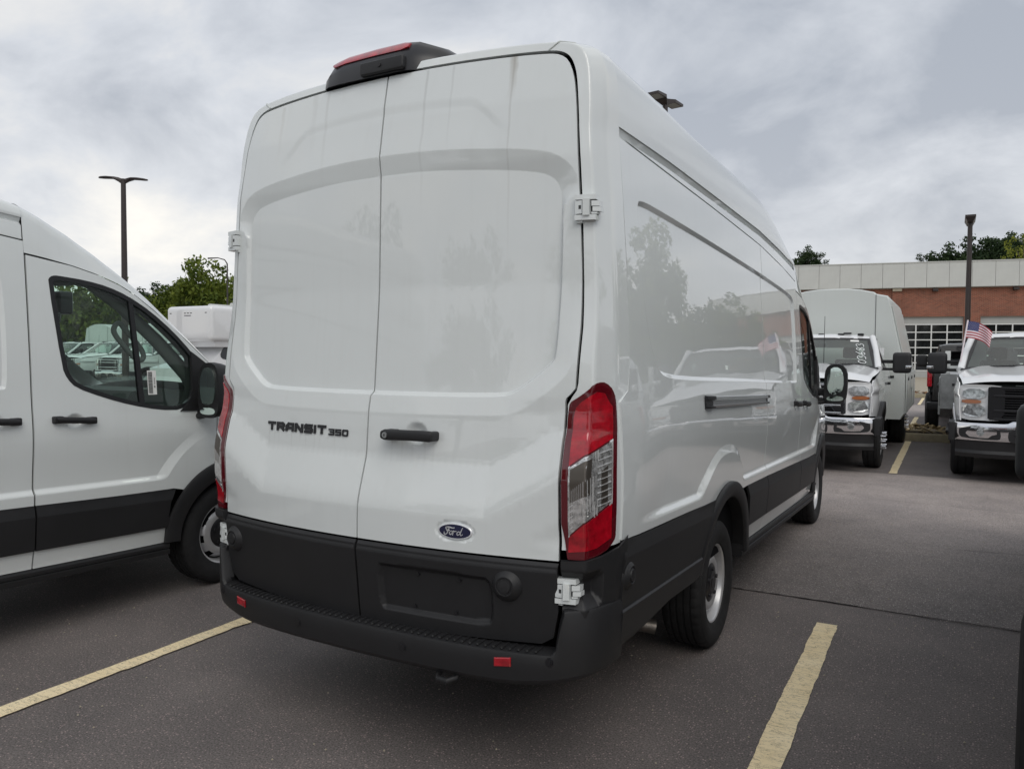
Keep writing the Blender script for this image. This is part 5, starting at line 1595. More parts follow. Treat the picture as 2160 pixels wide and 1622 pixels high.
    # slide rail on the quarter panel
    for s_ in both:
        g = G()
        def rail_sec(y, k=1.0, xo=0):
            z0 = float(np.interp(y, [1.45, 3.0], [1.372, 1.318])); z1 = z0 + .062
            x_ = float(sidex(y, 1.36)) - .002 + xo
            return [(x_, y, z0), (x_ + .020 * k, y, z0 + .004), (x_ + .022 * k, y, z0 + .012), (x_ + .008 * k, y, z0 + .016), (x_ + .007 * k, y, z0 + .036), (x_ + .024 * k, y, z0 + .040), (x_ + .022 * k, y, z1 - .004), (x_, y, z1)]
        g.loft([rail_sec(y) for y in np.linspace(1.56, 2.985, 10)])
        sr = (g if s_ > 0 else g.mirror()).build('slide_rail', ALU, van, sharp=25)
        g = G(); g.loft([[(p[0] + (.004 if i not in (0, 7) else 0), p[1], p[2] + (.004 if i > 3 else -.004)) for i, p in enumerate([(q[0], q[1], q[2]) for q in rail_sec(y, k)])] for y, k in ((1.455, .5), (1.50, 1.0), (1.575, 1.05))])
        (g if s_ > 0 else g.mirror()).build('rail_end_cap', SATIN, sr, sharp=25)
        g = G(); g.loft([rail_sec(y, 1.1) for y in (2.93, 2.986)])
        (g if s_ > 0 else g.mirror()).build('rail_end_cap', SATIN, sr, sharp=25)
    # door mirror
    for s_ in both:
        g = G()
        rings = []
        for y, kx, kz in ((5.385, 1.0, 1.0), (5.41, 1.04, 1.02), (5.47, 1.0, .97), (5.55, .86, .84), (5.60, .55, .60)):
            c = chaikin([(1.235 - .095 * kx, 1.385 - .185 * kz), (1.235 + .085 * kx, 1.385 - .178 * kz), (1.235 + .105 * kx, 1.385 - .05 * kz), (1.235 + .098 * kx, 1.385 + .185 * kz), (1.235 - .082 * kx, 1.385 + .185 * kz), (1.235 - .10 * kx, 1.385)], 2)
            rings.append([(x - .085, y, z) for x, z in c])
        g.loft(rings)
        g.rbox((.90, 5.42, 1.27), (1.10, 5.50, 1.34), .02); g.rbox((.92, 5.42, 1.20), (1.10, 5.49, 1.25), .02); g.tube([(.93, 5.44, 1.22), (1.02, 5.42, 1.205), (1.08, 5.43, 1.22)], .02, 8)
        mo = (g if s_ > 0 else g.mirror()).build('door_mirror', PLASTIC, van, sharp=40)
        for (z0, z1, rot) in ((1.285, 1.54, .0), (1.225, 1.272, .0)):
            g = G()
            c = chaikin([(1.075, z0), (1.225, z0), (1.222, z1), (1.085, z1)], 2)
            g.prism([(x, z) for x, z in c], 1, 5.376, 5.384)
            (g if s_ > 0 else g.mirror()).build('mirror_glass', MIRROR, mo)
    # wheels, exhaust
    for s_ in both:
        build_wheel(van, s_, (.862 * s_, AXR, WZ)); build_wheel(van, s_, (.862 * s_, AXF, WZ))
    g = G(); g.tube([(.35, 1.15, .33), (.60, 1.28, .285), (.80, 1.37, .245)], .036, 16, caps=False); g.tube([(.35, 1.15, .33), (.60, 1.28, .285), (.795, 1.368, .246)], .031, 16)
    g.build('exhaust_pipe', RUST, van)
    return van
# ================================================================== trucks facing the aisle
def make_truck(name, label, cat, loc, rz=0.0, group=None, body='kuv', chrome_grille=False, markers=False, paint=None, heavy=False, mirror_in=0.14, mirror_z=0.0, bumper=None):
    paint = paint or WHITE2
    bumper = bumper or CHROME
    t = thing(name, label, cat, loc, rz, group)
    both = (1, -1)
    AX, WR = 1.02, (.405 if heavy else .41)
    def sx(y, z):
        y = np.asarray(y, float); z = np.asarray(z, float)
        return 1.0 - .05 * ((z - 1.05) / .4) ** 2 - .07 * np.clip(1 - y / .55, 0, 1) ** 2 + .018 * ss(z, 1.12, 1.16) * (1 - ss(z, 1.2, 1.3)) * (y < 1.5) - .02 * ss(y, 1.4, 1.7) * (1 - ss(z, .9, 1.1))
    fn = lambda off=0.0: (lambda y, z: np.stack([sx(y, z) + off, y, z], -1))
    fen = [(.07, .82), (.07, 1.10), (.12, 1.25), (.22, 1.315), (.7, 1.37), (1.28, 1.425), (1.50, 1.47), (1.50, .52), (1.43, .56)] + arc((AX, WR), .50, 10, 150, 16) + [(.45, .80)]
    door = [(1.508, .52), (1.508, 1.475), (2.0, 1.45), (2.62, 1.45), (2.62, .52)]
    rear = [(2.628, .52), (2.628, 1.45), (3.15, 1.45), (3.15, .52)]
    for s_ in both:
        put('fender', panel_data(fen, fn(), (1, 0, 0), .06), paint, t, s_)
        d = put('cab_door', panel_data(door, fn(), (1, 0, 0), .08), paint, t, s_)
        put('cab_corner', panel_data(rear, fn(), (1, 0, 0), .08), paint, t, s_)
        g = G(); g.rbox((.98, 2.38, 1.19), (1.03, 2.57, 1.235), .012); (g if s_ > 0 else g.mirror()).build('door_handle', SATIN, d)
        # flare and wheel house
        A = np.linspace(R(-6), R(186), 40); rows = []
        wd = .055 if heavy else .012
        for fr, of in ((1, .0), (.97, wd), (.3, wd + .01), (0, wd - .005), (0, -.5)):
            r_ = .49 + (.585 - .49) * fr
            y_ = AX + r_ * np.cos(A); z_ = WR + r_ * np.sin(A)
            rows.append(np.c_[sx(y_, z_) + of, y_, np.maximum(z_, .42)])
        P, F = grid_data(np.array(rows)); P = P * np.array([s_, 1, 1])
        mesh_obj('wheel_arch', P, F, PLASTIC if heavy else paint, t, sharp=40)
        # upper cab
        g = G()
        g.tube([(.93 * s_, 1.33, 1.46), (.86 * s_, 1.72, 1.73), (.78 * s_, 2.02, 1.955)], [.055, .045, .05], 8)
        g.build('windscreen_pillar', paint, t, sharp=60)
        side = [(1.50, 1.475), (1.78, 1.70), (2.06, 1.915), (2.55, 1.935), (2.62, 1.90), (2.62, 1.455)]
        ux = lambda off: (lambda y, z: np.stack([.945 - .36 * (z - 1.46) + off, y, z], -1))
        put('window_glass', panel_data(side, ux(-.008), (1, 0, .3), .2, thick=0), WSGLASS, t, s_)
        ins = [(1.60, 1.50), (1.83, 1.69), (2.09, 1.885), (2.52, 1.90), (2.57, 1.87), (2.57, 1.50)]
        put('window_frame', panel_data(side, ux(.004), (1, 0, .3), .1, holes=[ins], thick=.03), SATIN, t, s_)
        put('rear_pillar', panel_data([(2.625, 1.455), (2.625, 1.93), (3.10, 1.92), (3.15, 1.455)], ux(.006), (1, 0, .3), .2, thick=.03), paint, t, s_)
        # lamps
        lamp = link('headlamp', None, t)
        def fr(x, z): return .03 + .10 * max(0, (x - .62) / .33) ** 2 + .05 * (z - .85)
        def blk(poly, o0, o1, m, nm):
            g = G(); c = chaikin(poly, 1)
            g.loft([[(x * s_, fr(x, z) - o0, z) for x, z in c], [(x * s_, fr(x, z) - o1, z) for x, z in c]]); g.build(nm, m, lamp, sharp=30)
        blk([(.50, .825), (.50, .850), (.62, .862), (.62, 1.235), (.50, 1.245), (.47, 1.285), (.90, 1.295), (.955, 1.25), (.965, .90), (.93, .83)], -.06, .006, paint, 'lamp_surround')
        blk([(.655, 1.105), (.655, 1.235), (.90, 1.235), (.915, 1.105)], -.02, .012, LIGHTHOUSE, 'lamp_unit')
        blk([(.655, .875), (.655, 1.035), (.915, 1.035), (.905, .875)], -.02, .012, LIGHTHOUSE, 'lamp_unit')
        blk([(.70, 1.045), (.70, 1.095), (.915, 1.095), (.915, 1.045)], -.02, .014, AMBER, 'side_marker')
        # tow mirror
        g = G(); o_ = mirror_in
        g.rbox((1.24 - o_, 1.62, 1.395 + mirror_z), (1.50 - o_, 1.80, 1.715 + mirror_z), .06, 4)
        g.rbox((.90, 1.70, 1.545 + mirror_z), (1.27 - o_, 1.78, 1.60 + mirror_z), .02); g.rbox((.92, 1.70, 1.435 + mirror_z), (1.27 - o_, 1.76, 1.475 + mirror_z), .018)
        mo = (g if s_ > 0 else g.mirror()).build('tow_mirror', PLASTIC, t)
        g = G(); g.rbox((1.42 - o_, 1.612, 1.47 + mirror_z), (1.512 - o_, 1.66, 1.515 + mirror_z), .01); (g if s_ > 0 else g.mirror()).build('mirror_lamp', CHROME, mo)
        # wheels
        def wheel(y, xo, w=.26, front=True):
            wh = link('wheel', None, t); wh.location = (xo * s_, y, WR)
            k = WR
            pr = [(.55 * k, .40 * w), (.62 * k, .47 * w), (.8 * k, .5 * w), (.93 * k, .46 * w), (.975 * k, .40 * w), (k, .36 * w), (k, .2 * w), (.975 * k, .19 * w), (.975 * k, .15 * w), (k, .14 * w)]
            pr += [(a, -b) for a, b in pr[::-1]]
            g = G(); g.lathe(pr, (0, 0, 0), 0, 48, s_); g.build('tyre', RUBBER, wh, sharp=28)
            g = G()
            if front: g.lathe([(.0, .46 * w), (.20 * k, .46 * w), (.25 * k, .42 * w), (.34 * k, .40 * w), (.36 * k, .30 * w), (.50 * k, .33 * w), (.56 * k, .42 * w), (.585 * k, .42 * w)], (0, 0, 0), 0, 40, s_)
            else: g.lathe([(.0, .0), (.3 * k, .0), (.5 * k, .3 * w), (.56 * k, .42 * w), (.585 * k, .42 * w)], (0, 0, 0), 0, 40, s_)
            rim = g.build('rim', STEEL if heavy else ALU, wh, sharp=40)
            if heavy and front:
                for q in range(10):
                    a = q * 2 * math.pi / 10
                    g = G(); y0, z0 = .30 * k * math.cos(a), .30 * k * math.sin(a)
                    g.cyl((.40 * w * s_, y0, z0), (.72 * w * s_, y0, z0), .018, .012, 8); g.build('lug_nut_cover', CHROME, rim)
        wheel(AX, .90 if heavy else .885, .25 if heavy else .285)
        ry = AX + (4.1 if body != 'pickup' else 3.9)
        wheel(ry, 1.02 if heavy else .90, .25 if heavy else .285)
        if heavy: wheel(ry, .74, .25, False)
    # bonnet with two raised flanks
    rows = []
    for y in np.linspace(.05, 1.34, 12):
        k = (y - .05) / 1.29
        xs = np.linspace(-1, 1, 41); ax = np.abs(xs)
        xe = .965 - .055 * (1 - k) ** 2
        z = 1.290 + .045 * min(1, k * 6) + .115 * k + (.05 + .02 * k) * (1 - ax ** 4) + .018 * ss(ax, .50, .62) * (1 - ss(ax, .68, .86)) * min(1, k * 6) + .02 * ss(-ax, -.30, -.22) * k
        rows.append(np.c_[xs * xe, np.full(41, y) + .05 * ax ** 2 * (1 - k), z])
    P, F = grid_data(np.array(rows)); mesh_obj('bonnet', P, F, paint, t, sharp=60)
    g = G(); g.rbox((-.93, 1.30, 1.40), (.93, 1.44, 1.485), .02); g.build('cowl', SATIN, t)
    # windscreen: curved glass
    def ws(u, v, off=0.0):
        w = .925 - .165 * v
        return (w * u, 1.36 + .64 * v - .10 * (1 - u * u) * (1 - .5 * v) - off * .8, 1.475 + .46 * v + .02 * (1 - u * u) + off * .6)
    rows = [[ws(u, v) for u in np.linspace(-1, 1, 17)] for v in np.linspace(0, 1, 9)]
    P, F = grid_data(np.array(rows)); wsg = mesh_obj('windscreen', P, F, WSGLASS, t, sharp=80)
    g = G()
    for (a, b) in (((-1, 0), (1, .055)), ((-1, .93), (1, 1))):
        us = np.linspace(a[0], b[0], 17)
        P, F = grid_data(np.array([[ws(u, v, .004) for u in us] for v in (a[1], b[1])])); g.add(P, F)
    for s_ in both:
        P, F = grid_data(np.array([[ws(u * s_, v, .004) for u in (.92, 1.0)] for v in np.linspace(0, 1, 7)])); g.add(P, F)
    g.build('windscreen_border', SATIN, t, sharp=80)
    for x0 in (-.55, .15):
        g = G(); g.tube([ws((x0 + .0) / .9, .035, .02), ws((x0 + .55) / .9, .075, .02)], .012, 6); g.build('wiper', SATIN, t)
    # roof
    rows = []
    for y, z, w in ((1.98, 1.935, .775), (2.06, 1.985, .785), (2.3, 2.01, .79), (2.9, 2.005, .785), (3.10, 1.985, .77), (3.15, 1.93, .765)):
        xs = np.linspace(-1, 1, 21); ax = np.abs(xs)
        rows.append(np.c_[xs * w, np.full(21, y) - .05 * (1 - ax ** 2) * (y < 2.1), z - .055 * ax ** 6 + .018 * (1 - ax ** 2) - .008 * ss(ax, .3, .36) * (1 - ss(ax, .62, .7))])
    P, F = grid_data(np.array(rows)); mesh_obj('cab_roof', P, F, paint, t, sharp=60)
    g = G(); g.box((-.93, 3.10, .55), (.93, 3.15, 1.50)); g.box((-.76, 3.10, 1.80), (.76, 3.14, 1.95)); g.box((-.88, 3.1, 1.5), (-.55, 3.14, 1.8)); g.box((.55, 3.1, 1.5), (.88, 3.14, 1.8)); g.build('cab_back', paint, t, sharp=0)
    # interior
    g = G(); g.rbox((-.86, 1.45, 1.25), (.86, 1.80, 1.46), .05); g.build('dashboard', INTERIOR, t)
    for x0 in (-.66, .18):
        g = G(); g.rbox((x0, 2.35, .95), (x0 + .48, 2.50, 1.60), .05); g.rbox((x0 + .12, 2.38, 1.62), (x0 + .36, 2.48, 1.80), .04); g.build('seat', SEAT, t)
    g = G(); g.rbox((-.10, 1.86, 1.80), (.10, 1.89, 1.87), .01); g.build('rear_view_mirror', SATIN, t)
    g = G(); pts = [(-.0 + .42 + .18 * math.cos(q), 1.88 + .08 * math.sin(q), 1.42 + .16 * math.sin(q)) for q in np.linspace(0, 2 * math.pi, 21)]; g.tube(pts, .016, 6, caps=False); g.build('steering_wheel', SATIN, t)
    g = G(); g.box((-.92, .35, .50), (.92, 3.12, .62)); g.box((-.40, .15, .38), (.40, 7.0, .55)); g.box((-.85, .2, .6), (.85, 1.30, 1.24)); g.cyl((-.8, AX, WR), (.8, AX, WR), .07); g.cyl((-.8, ry, WR), (.8, ry, WR), .08); g.build('chassis', DARK, t)
    # grille
    gm = CHROME if chrome_grille else SATIN
    g = G(); g.rbox((-.625, .03, .84), (.625, .12, 1.262), .03); gr = g.build('grille', DARK, t)
    g = G()
    for s_ in both:
        c = [(.625, .86), (.625, 1.24), (.56, 1.262), (.47, 1.262), (.44, 1.22), (.44, .92), (.50, .84), (.60, .84)]
        g.prism([(x * s_, z) for x, z in c][::s_], 1, -.005, .08)
    g.rbox((-.60, -.004, 1.235), (.60, .06, 1.268), .01)
    for z0, z1 in ((1.135, 1.165), (.945, .975), (.835, .868)): g.rbox((-.56, -.012, z0), (.56, .05, z1), .010)
    g.build('grille_frame', gm, gr, sharp=30)
    if chrome_grille:
        for s_ in both:
            g = G(); c = [(.45, .93), (.50, .87), (.58, .87), (.60, .90), (.60, 1.21), (.57, 1.235), (.50, 1.235)]
            g.prism([(x * s_, z) for x, z in c][::s_], 1, -.009, -.004); g.build('grille_inset', SATIN, gr, sharp=0)
    g = G()
    for z in np.linspace(.885, 1.225, 12):
        g.box((-.45, .005, z - .007), (.45, .02, z + .007))
    g.build('grille_slats', SATIN, gr, sharp=0)
    # bumper
    def bpath(x): return -.055 + .13 * np.clip((np.abs(x) - .62) / .38, 0, 1) ** 2
    xs = np.linspace(-1.0, 1.0, 41); rows = []
    for dz, dy in ((.79, .10), (.80, .05), (.795, .012), (.765, 0), (.66, .0), (.57, .03), (.545, .05), (.55, .12)):
        notch = .035 * ss(-np.abs(xs), -.42, -.34) * (dz > .75)
        low = .018 * np.clip((np.abs(xs) - .6) / .4, 0, 1) * (dz < .6)
        rows.append(np.c_[xs, bpath(xs) + dy, dz + notch + low])
    P, F = grid_data(np.array(rows)); P = P.reshape(8, 41, 3)
    P, F = grid_data(P); bp = mesh_obj('front_bumper', P, F, bumper, t, sharp=50)
    for s_ in both:
        g = G(); g.rbox((.985 * s_ if s_ > 0 else -1.06, .03, .55), (1.06 if s_ > 0 else -.985, .48, .80), .02)
        g.build('bumper_end', PLASTIC, bp)
    for s_ in both:
        for (xa, xb, za, zb) in ((.47, .945, .605, .748), (.05, .40, .565, .735)):
            g = G(); c = chaikin([(xa, za), (xa + .05, za - .02), (xb - .05, za - .01), (xb, za + .03), (xb - .01, zb), (xa + .02, zb)], 1)
            g.loft([[(x * s_, float(bpath(x)) - .004, z) for x, z in c], [(x * s_, float(bpath(x)) + .02, z) for x, z in c]]); g.build('bumper_pocket', PLASTIC, bp, sharp=30)
            if xa > .3:
                g = G(); g.cyl((.70 * s_, float(bpath(.70)) - .014, .675), (.70 * s_, float(bpath(.7)) + .01, .675), .042, .046, 20); g.build('fog_lamp', LIGHTHOUSE, bp)
            else:
                g = G(); g.tube([(.20 * s_, .02, .66), (.20 * s_, -.06, .66), (.32 * s_, -.06, .66), (.32 * s_, .02, .66)], .014, 8); g.build('tow_hook', SATIN, bp)
    rows = []
    for dz, dy in ((.56, .03), (.44, .05), (.40, .03), (.345, .06), (.34, .2)):
        rows.append(np.c_[xs * .98, bpath(xs) + dy, np.full(41, dz)])
    P, F = grid_data(np.array(rows)); mesh_obj('front_valance', P, F, PLASTIC, t, sharp=30)
    if markers:
        for x in (-.60, -.30, 0, .30, .60):
            g = G(); g.rbox((x - .045, 2.03, 1.985), (x + .045, 2.17, 2.025), .018); g.build('roof_marker_lamp', AMBER if False else SATIN, t)
        g = G(); g.tube([(.14, 1.36, 1.47), (.14, 1.40, 2.28)], [.006, .004], 6); g.build('aerial', SATIN, t)
        g = G(); g.rbox((.34, 2.05, 2.01), (.46, 2.16, 2.04), .012); g.build('roof_aerial_puck', SATIN, t)
    # bodies
    if body == 'kuv':
        hp = [(0, 2.865), (.26, 2.86), (.47, 2.835), (.685, 2.785), (.71, 2.755), (.895, 2.715), (.925, 2.66), (1.17, 1.52), (1.20, 1.42), (1.21, .66), (1.15, .56)]
        ring = [(x, z) for x, z in hp] + [(-x, z) for x, z in hp[::-1][:-1]]
        fr_ = [(x * .985, z - .02 if z > 1.4 else z) for x, z in ring]
        g = G()
        g.loft([[(x, 3.34, z) for x, z in fr_], [(x, 3.40, z) for x, z in ring], [(x * 1.0, 7.05, z) for x, z in ring]])
        ub = g.build('utility_body', UTIL, t, sharp=15)
        for s_ in both:
            g = G(); g.box((.715 * s_ - .004, 3.334, 1.40), (.715 * s_ + .004, 3.345, 2.74)); g.build('body_seam', INTERIOR, ub, sharp=0)
            for (ya, yb, za, zb) in ((3.44, 4.35, .66, 1.38), (4.38, 5.85, 1.06, 1.38), (5.88, 7.0, .66, 1.38)):
                g = G(); xx = 1.212
                g.rbox((min(xx * s_, (xx + .016) * s_), ya, za), (max(xx * s_, (xx + .016) * s_), yb, zb), .006)
                cd = g.build('compartment_door', UTIL, ub)
                g = G(); g.cyl((1.225 * s_, (ya + yb) / 2, zb - .12), (1.245 * s_, (ya + yb) / 2, zb - .12), .035, .03, 12); g.build('paddle_latch', SATIN, cd)
            P = [(1.01, 1.55), (1.01, 2.45)]
            g = G(); f_ = lambda z: .93 + (2.66 - z) * .215
            g.hexa([(f_(1.60) * s_, 3.55, 1.60), ((f_(1.60) + .012) * s_, 3.55, 1.60), ((f_(1.60) + .012) * s_, 6.9, 1.60), (f_(1.60) * s_, 6.9, 1.60), (f_(2.55) * s_, 3.55, 2.55), ((f_(2.55) + .012) * s_, 3.55, 2.55), ((f_(2.55) + .012) * s_, 6.9, 2.55), (f_(2.55) * s_, 6.9, 2.55)])
            g.build('side_panel', UTIL, ub, sharp=0)
            g = G(); g.box((1.0 * s_ - .03, 3.33, 1.28), (1.0 * s_ + .03, 3.345, 1.32)); g.build('front_reflector', SATIN, ub)
    elif body == 'service':
        for s_ in both:
            g = G()
            pr = [(3.28, 1.36), (3.28, .78), (3.62, .62), (4.42, .62), (4.62, .98), (5.62, .98), (5.82, .62), (6.7, .62), (6.7, 1.36)]
            g.prism(pr, 0, .78 * s_, 1.20 * s_)
            sb = g.build('service_body_side', LADDER, t, sharp=0)
            for (ya, yb, za, zb) in ((3.34, 3.95, .82, 1.30), (3.98, 4.55, .82, 1.30), (4.6, 5.65, 1.03, 1.30), (5.7, 6.62, .70, 1.30)):
                g = G(); g.rbox((min(1.2 * s_, 1.222 * s_), ya, za), (max(1.2 * s_, 1.222 * s_), yb, zb), .008); cd = g.build('compartment_door', LADDER, sb)
                g = G(); g.cyl((1.22 * s_, ya + .12, 1.16), (1.245 * s_, ya + .12, 1.16), .04, .032, 12); g.build('paddle_latch', SATIN, cd)
            g = G(); g.rbox((min(1.16 * s_, 1.24 * s_), 4.40, .60), (max(1.16 * s_, 1.24 * s_), 4.46, 1.02), .02); g.build('grab_rail', GREYPAINT, sb)
            g = G(); g.rbox((min(.9 * s_, 1.1 * s_), 1.75, .50), (max(.9 * s_, 1.1 * s_), 3.0, .55), .02); g.build('cab_step', SATIN, t)
        g = G(); g.box((-.78, 3.3, .75), (.78, 6.7, .80)); g.box((-.78, 3.28, .8), (.78, 3.32, 1.36)); g.build('service_deck', LADDER, t, sharp=0)
        g = G(); g.rbox((-1.18, 3.30, 1.40), (1.18, 3.40, 1.50), .02)
        for s_ in both: g.rbox((1.10 * s_ - .04, 3.30, 1.36), (1.10 * s_ + .04, 3.40, 1.75), .01)
        g.build('cab_guard', TRIMW, t)
    elif body == 'pickup':
        for s_ in both:
            pr = [(3.2, .62), (3.2, 1.42), (5.75, 1.42), (5.75, .62), (5.45, .62)] + arc((ry, WR), .50, 10, 170, 12)
            put('bed_side', panel_data(pr, fn(.0), (1, 0, 0), .08), paint, t, s_)
            g = G(); g.rbox((min(.90 * s_, 1.0 * s_), 5.70, .98), (max(.90 * s_, 1.0 * s_), 5.79, 1.38), .02); g.build('tail_lamp', REDLENS, t)
        g = G(); g.rbox((-.88, 5.70, .66), (.88, 5.78, 1.40), .03); g.build('tailgate', paint, t)
        g = G(); g.rbox((-1.0, 5.72, .48), (1.0, 5.95, .64), .03); g.build('rear_bumper', SATIN, t)
        g = G(); g.box((-.93, 3.2, .8), (.93, 5.7, .86)); g.build('bed_floor', DARK, t, sharp=0)
    return t, ws

GT = 'white trucks facing the aisle'
tA, ws = make_truck('utility_truck', 'white heavy truck with tall enclosed utility body, chrome grille and 03683 written on the windscreen', 'truck', (.20, 9.30, 0), group=GT, body='kuv', chrome_grille=True, markers=True, heavy=True)
# stock number brushed on the glass, reading upwards
DIG = {'0': chaikin([(.5, 1), (.1, .7), (.05, .3), (.4, 0), (.85, .25), (.9, .7)], 2), '3': chaikin([(.05, .9), (.5, 1.05), (.9, .8), (.4, .52), (.95, .3), (.6, -.05), (.05, .1)], 2, False),
       '6': chaikin([(.85, 1.05), (.3, .7), (.05, .25), (.4, -.02), (.85, .2), (.6, .5), (.15, .35)], 2, False), '8': chaikin([(.5, .52), (.1, .75), (.5, 1.05), (.9, .8), (.5, .52), (.05, .25), (.5, -.05), (.95, .25)], 2)}
wsA = [c for c in tA.children if c.name.startswith('windscreen') and 'border' not in c.name and 'pillar' not in c.name][0]
for i, ch in enumerate('03683'):
    P = np.array(DIG[ch]); P = np.vstack([P, P[:1]]) if ch in '08' else P
    # text runs up the glass: advance is +v, digit tops point to -u
    g = G()
    g.strokes([[(.845 - .135 * p[1] - .02 * p[0], .115 + .142 * i + .13 * p[0]) for p in P]], .013, lambda u, v, d: ws(u, v, .006 + d), 0, .002)
    g.build('stock_digit', MARKER, wsA, sharp=0)
g = G(); g.hexa([ws(.60, .86, .005), ws(.76, .86, .005), ws(.76, .86, .007), ws(.60, .86, .007), ws(.60, .92, .005), ws(.76, .92, .005), ws(.76, .92, .007), ws(.60, .92, .007)])
g.build('windscreen_sticker', PAPER, wsA, sharp=0)
tB, _ = make_truck('service_truck', 'white truck with black grille, chrome bumper and scuffed metal service body, flying a small flag', 'truck', (3.14, 9.30, 0), group=GT, body='service')
for i, (x, lb) in enumerate(((6.25, 'white service truck parked beyond the flagged truck, outside the frame'), (9.4, 'white service truck two places right of the flagged truck, outside the frame'))):
    copy_tree(tB, loc=(x, 9.35 + .1 * i, 0))['label'] = lb
for i, (x, lb) in enumerate(((-26.5, 'white utility truck seen through the front quarter glass of the left van'), (-29.6, 'white utility truck seen through the middle of the left van side window'), (-32.8, 'white utility truck seen at the rear edge of the left van side window'))):
    copy_tree(tA if i != 1 else tA, loc=(x, 16.2 + .15 * i, .10))['label'] = lb
for o_ in [o for o in D.objects if o.name.startswith(('stock_digit', 'windscreen_sticker')) and o.parent is not wsA]:   # only the one truck carries the written number
    D.objects.remove(o_)
bk, _ = make_truck('pickup_truck', 'black pickup seen tail-on in the gap beside the flagged truck', 'pickup', (2.62, 23.4, 0), R(180), body='pickup', paint=BLACKP, bumper=SATIN)
nb, _ = make_truck('pickup_truck', 'dark vehicle cut off by the right frame edge, only a corner and mirror showing', 'pickup', (3.252, -.43, 0), -R(5), body='pickup', paint=BLACKP, bumper=SATIN, mirror_in=.425, mirror_z=-.26)
for o_ in [c for b in nb.children for c in b.children if c.name.startswith(('bumper_end', 'mirror_lamp'))]:
    D.objects.remove(o_)

# ------------------------------------------------------------------ motorhome
rv = thing('motorhome', 'white motorhome with bulging cab-over nose, between the left van and big van', 'motorhome', (-21.9, 16.3, 0))
g = G()
g.rbox((-1.21, -.02, 2.05), (1.21, 1.95, 3.33), .20, 5)
g.hexa([(-1.05, .30, 1.86), (1.05, .30, 1.86), (1.12, 1.9, 1.86), (-1.12, 1.9, 1.86), (-1.10, .16, 2.14), (1.10, .16, 2.14), (1.18, 1.9, 2.14), (-1.18, 1.9, 2.14)])
g.build('cab_over_nose', WHITE2, rv, sharp=50)
g = G(); g.rbox((-1.22, 1.75, .55), (1.22, 7.6, 3.34), .06); g.build('coach_body', WHITE2, rv)
g = G(); g.loft([[(-.95, -.9, .6), (.95, -.9, .6), (.95, -.9, 1.10), (-.95, -.9, 1.10)], [(-1.0, .0, .6), (1.0, 0, .6), (.98, 0, 1.32), (-.98, 0, 1.32)], [(-1.0, .35, .6), (1.0, .35, .6), (.95, .35, 1.42), (-.95, .35, 1.42)], [(-1.0, .85, .6), (1.0, .85, .6), (.88, .85, 1.9), (-.88, .85, 1.9)], [(-1.0, 1.8, .6), (1.0, 1.8, .6), (.86, 1.8, 2.1), (-.86, 1.8, 2.1)]])
g.build('cab', WHITE2, rv, sharp=30)
g = G(); w_ = lambda z: 1.0 - .14 * (z - .6) / 1.5 + .012
for s_ in (1, -1):
    g = G(); q = chaikin([(.52, 1.40), (.80, 1.93), (1.42, 1.95), (1.55, 1.40)], 2)
    g.loft([[(s_ * (w_(z) + .006), y, z) for y, z in q], [(s_ * (w_(z) - .02), y, z) for y, z in q]]); g.build('cab_window', PANEGLASS, rv, sharp=40)
    g = G(); g.tube([(s_ * (w_(z) + .004), 1.68, z) for z in (1.2, 1.6, 1.98)], .012, 6); g.build('door_seam', INTERIOR, rv)
    for y in (-.1, 6.2):
        g = G(); g.lathe([(.1, .1), (.22, .12), (.36, .11), (.38, .06), (.38, -.1), (.2, -.1)], (s_ * .92, y + .1, .38), 0, 28, s_); g.build('wheel', RUBBER, rv)
for x in (-.95, -.16, 0, .16, .95):
    g = G(); y = -.02 + .05 * max(0, abs(x) - .6)
    g.rbox((x - .05, -.028, 3.06), (x + .05, .06, 3.09), .010); g.build('clearance_lamp', SATIN, rv)
g = G(); g.box((-.20, -.026, 2.97), (.16, -.012, 3.0)); g.build('nose_lettering', NAVY, rv, sharp=0)
g = G(); g.tube([(.6, 1.4, 3.42), (.6, 7.4, 3.42)], .09, 8); g.tube([(-.6, 1.4, 3.42), (-.6, 7.4, 3.42)], .09, 8); g.build('roof_rail', BONE, rv)
g = G(); g.rbox((-.45, 3.2, 3.36), (.45, 4.3, 3.62), .06); g.build('roof_vent', BONE, rv)

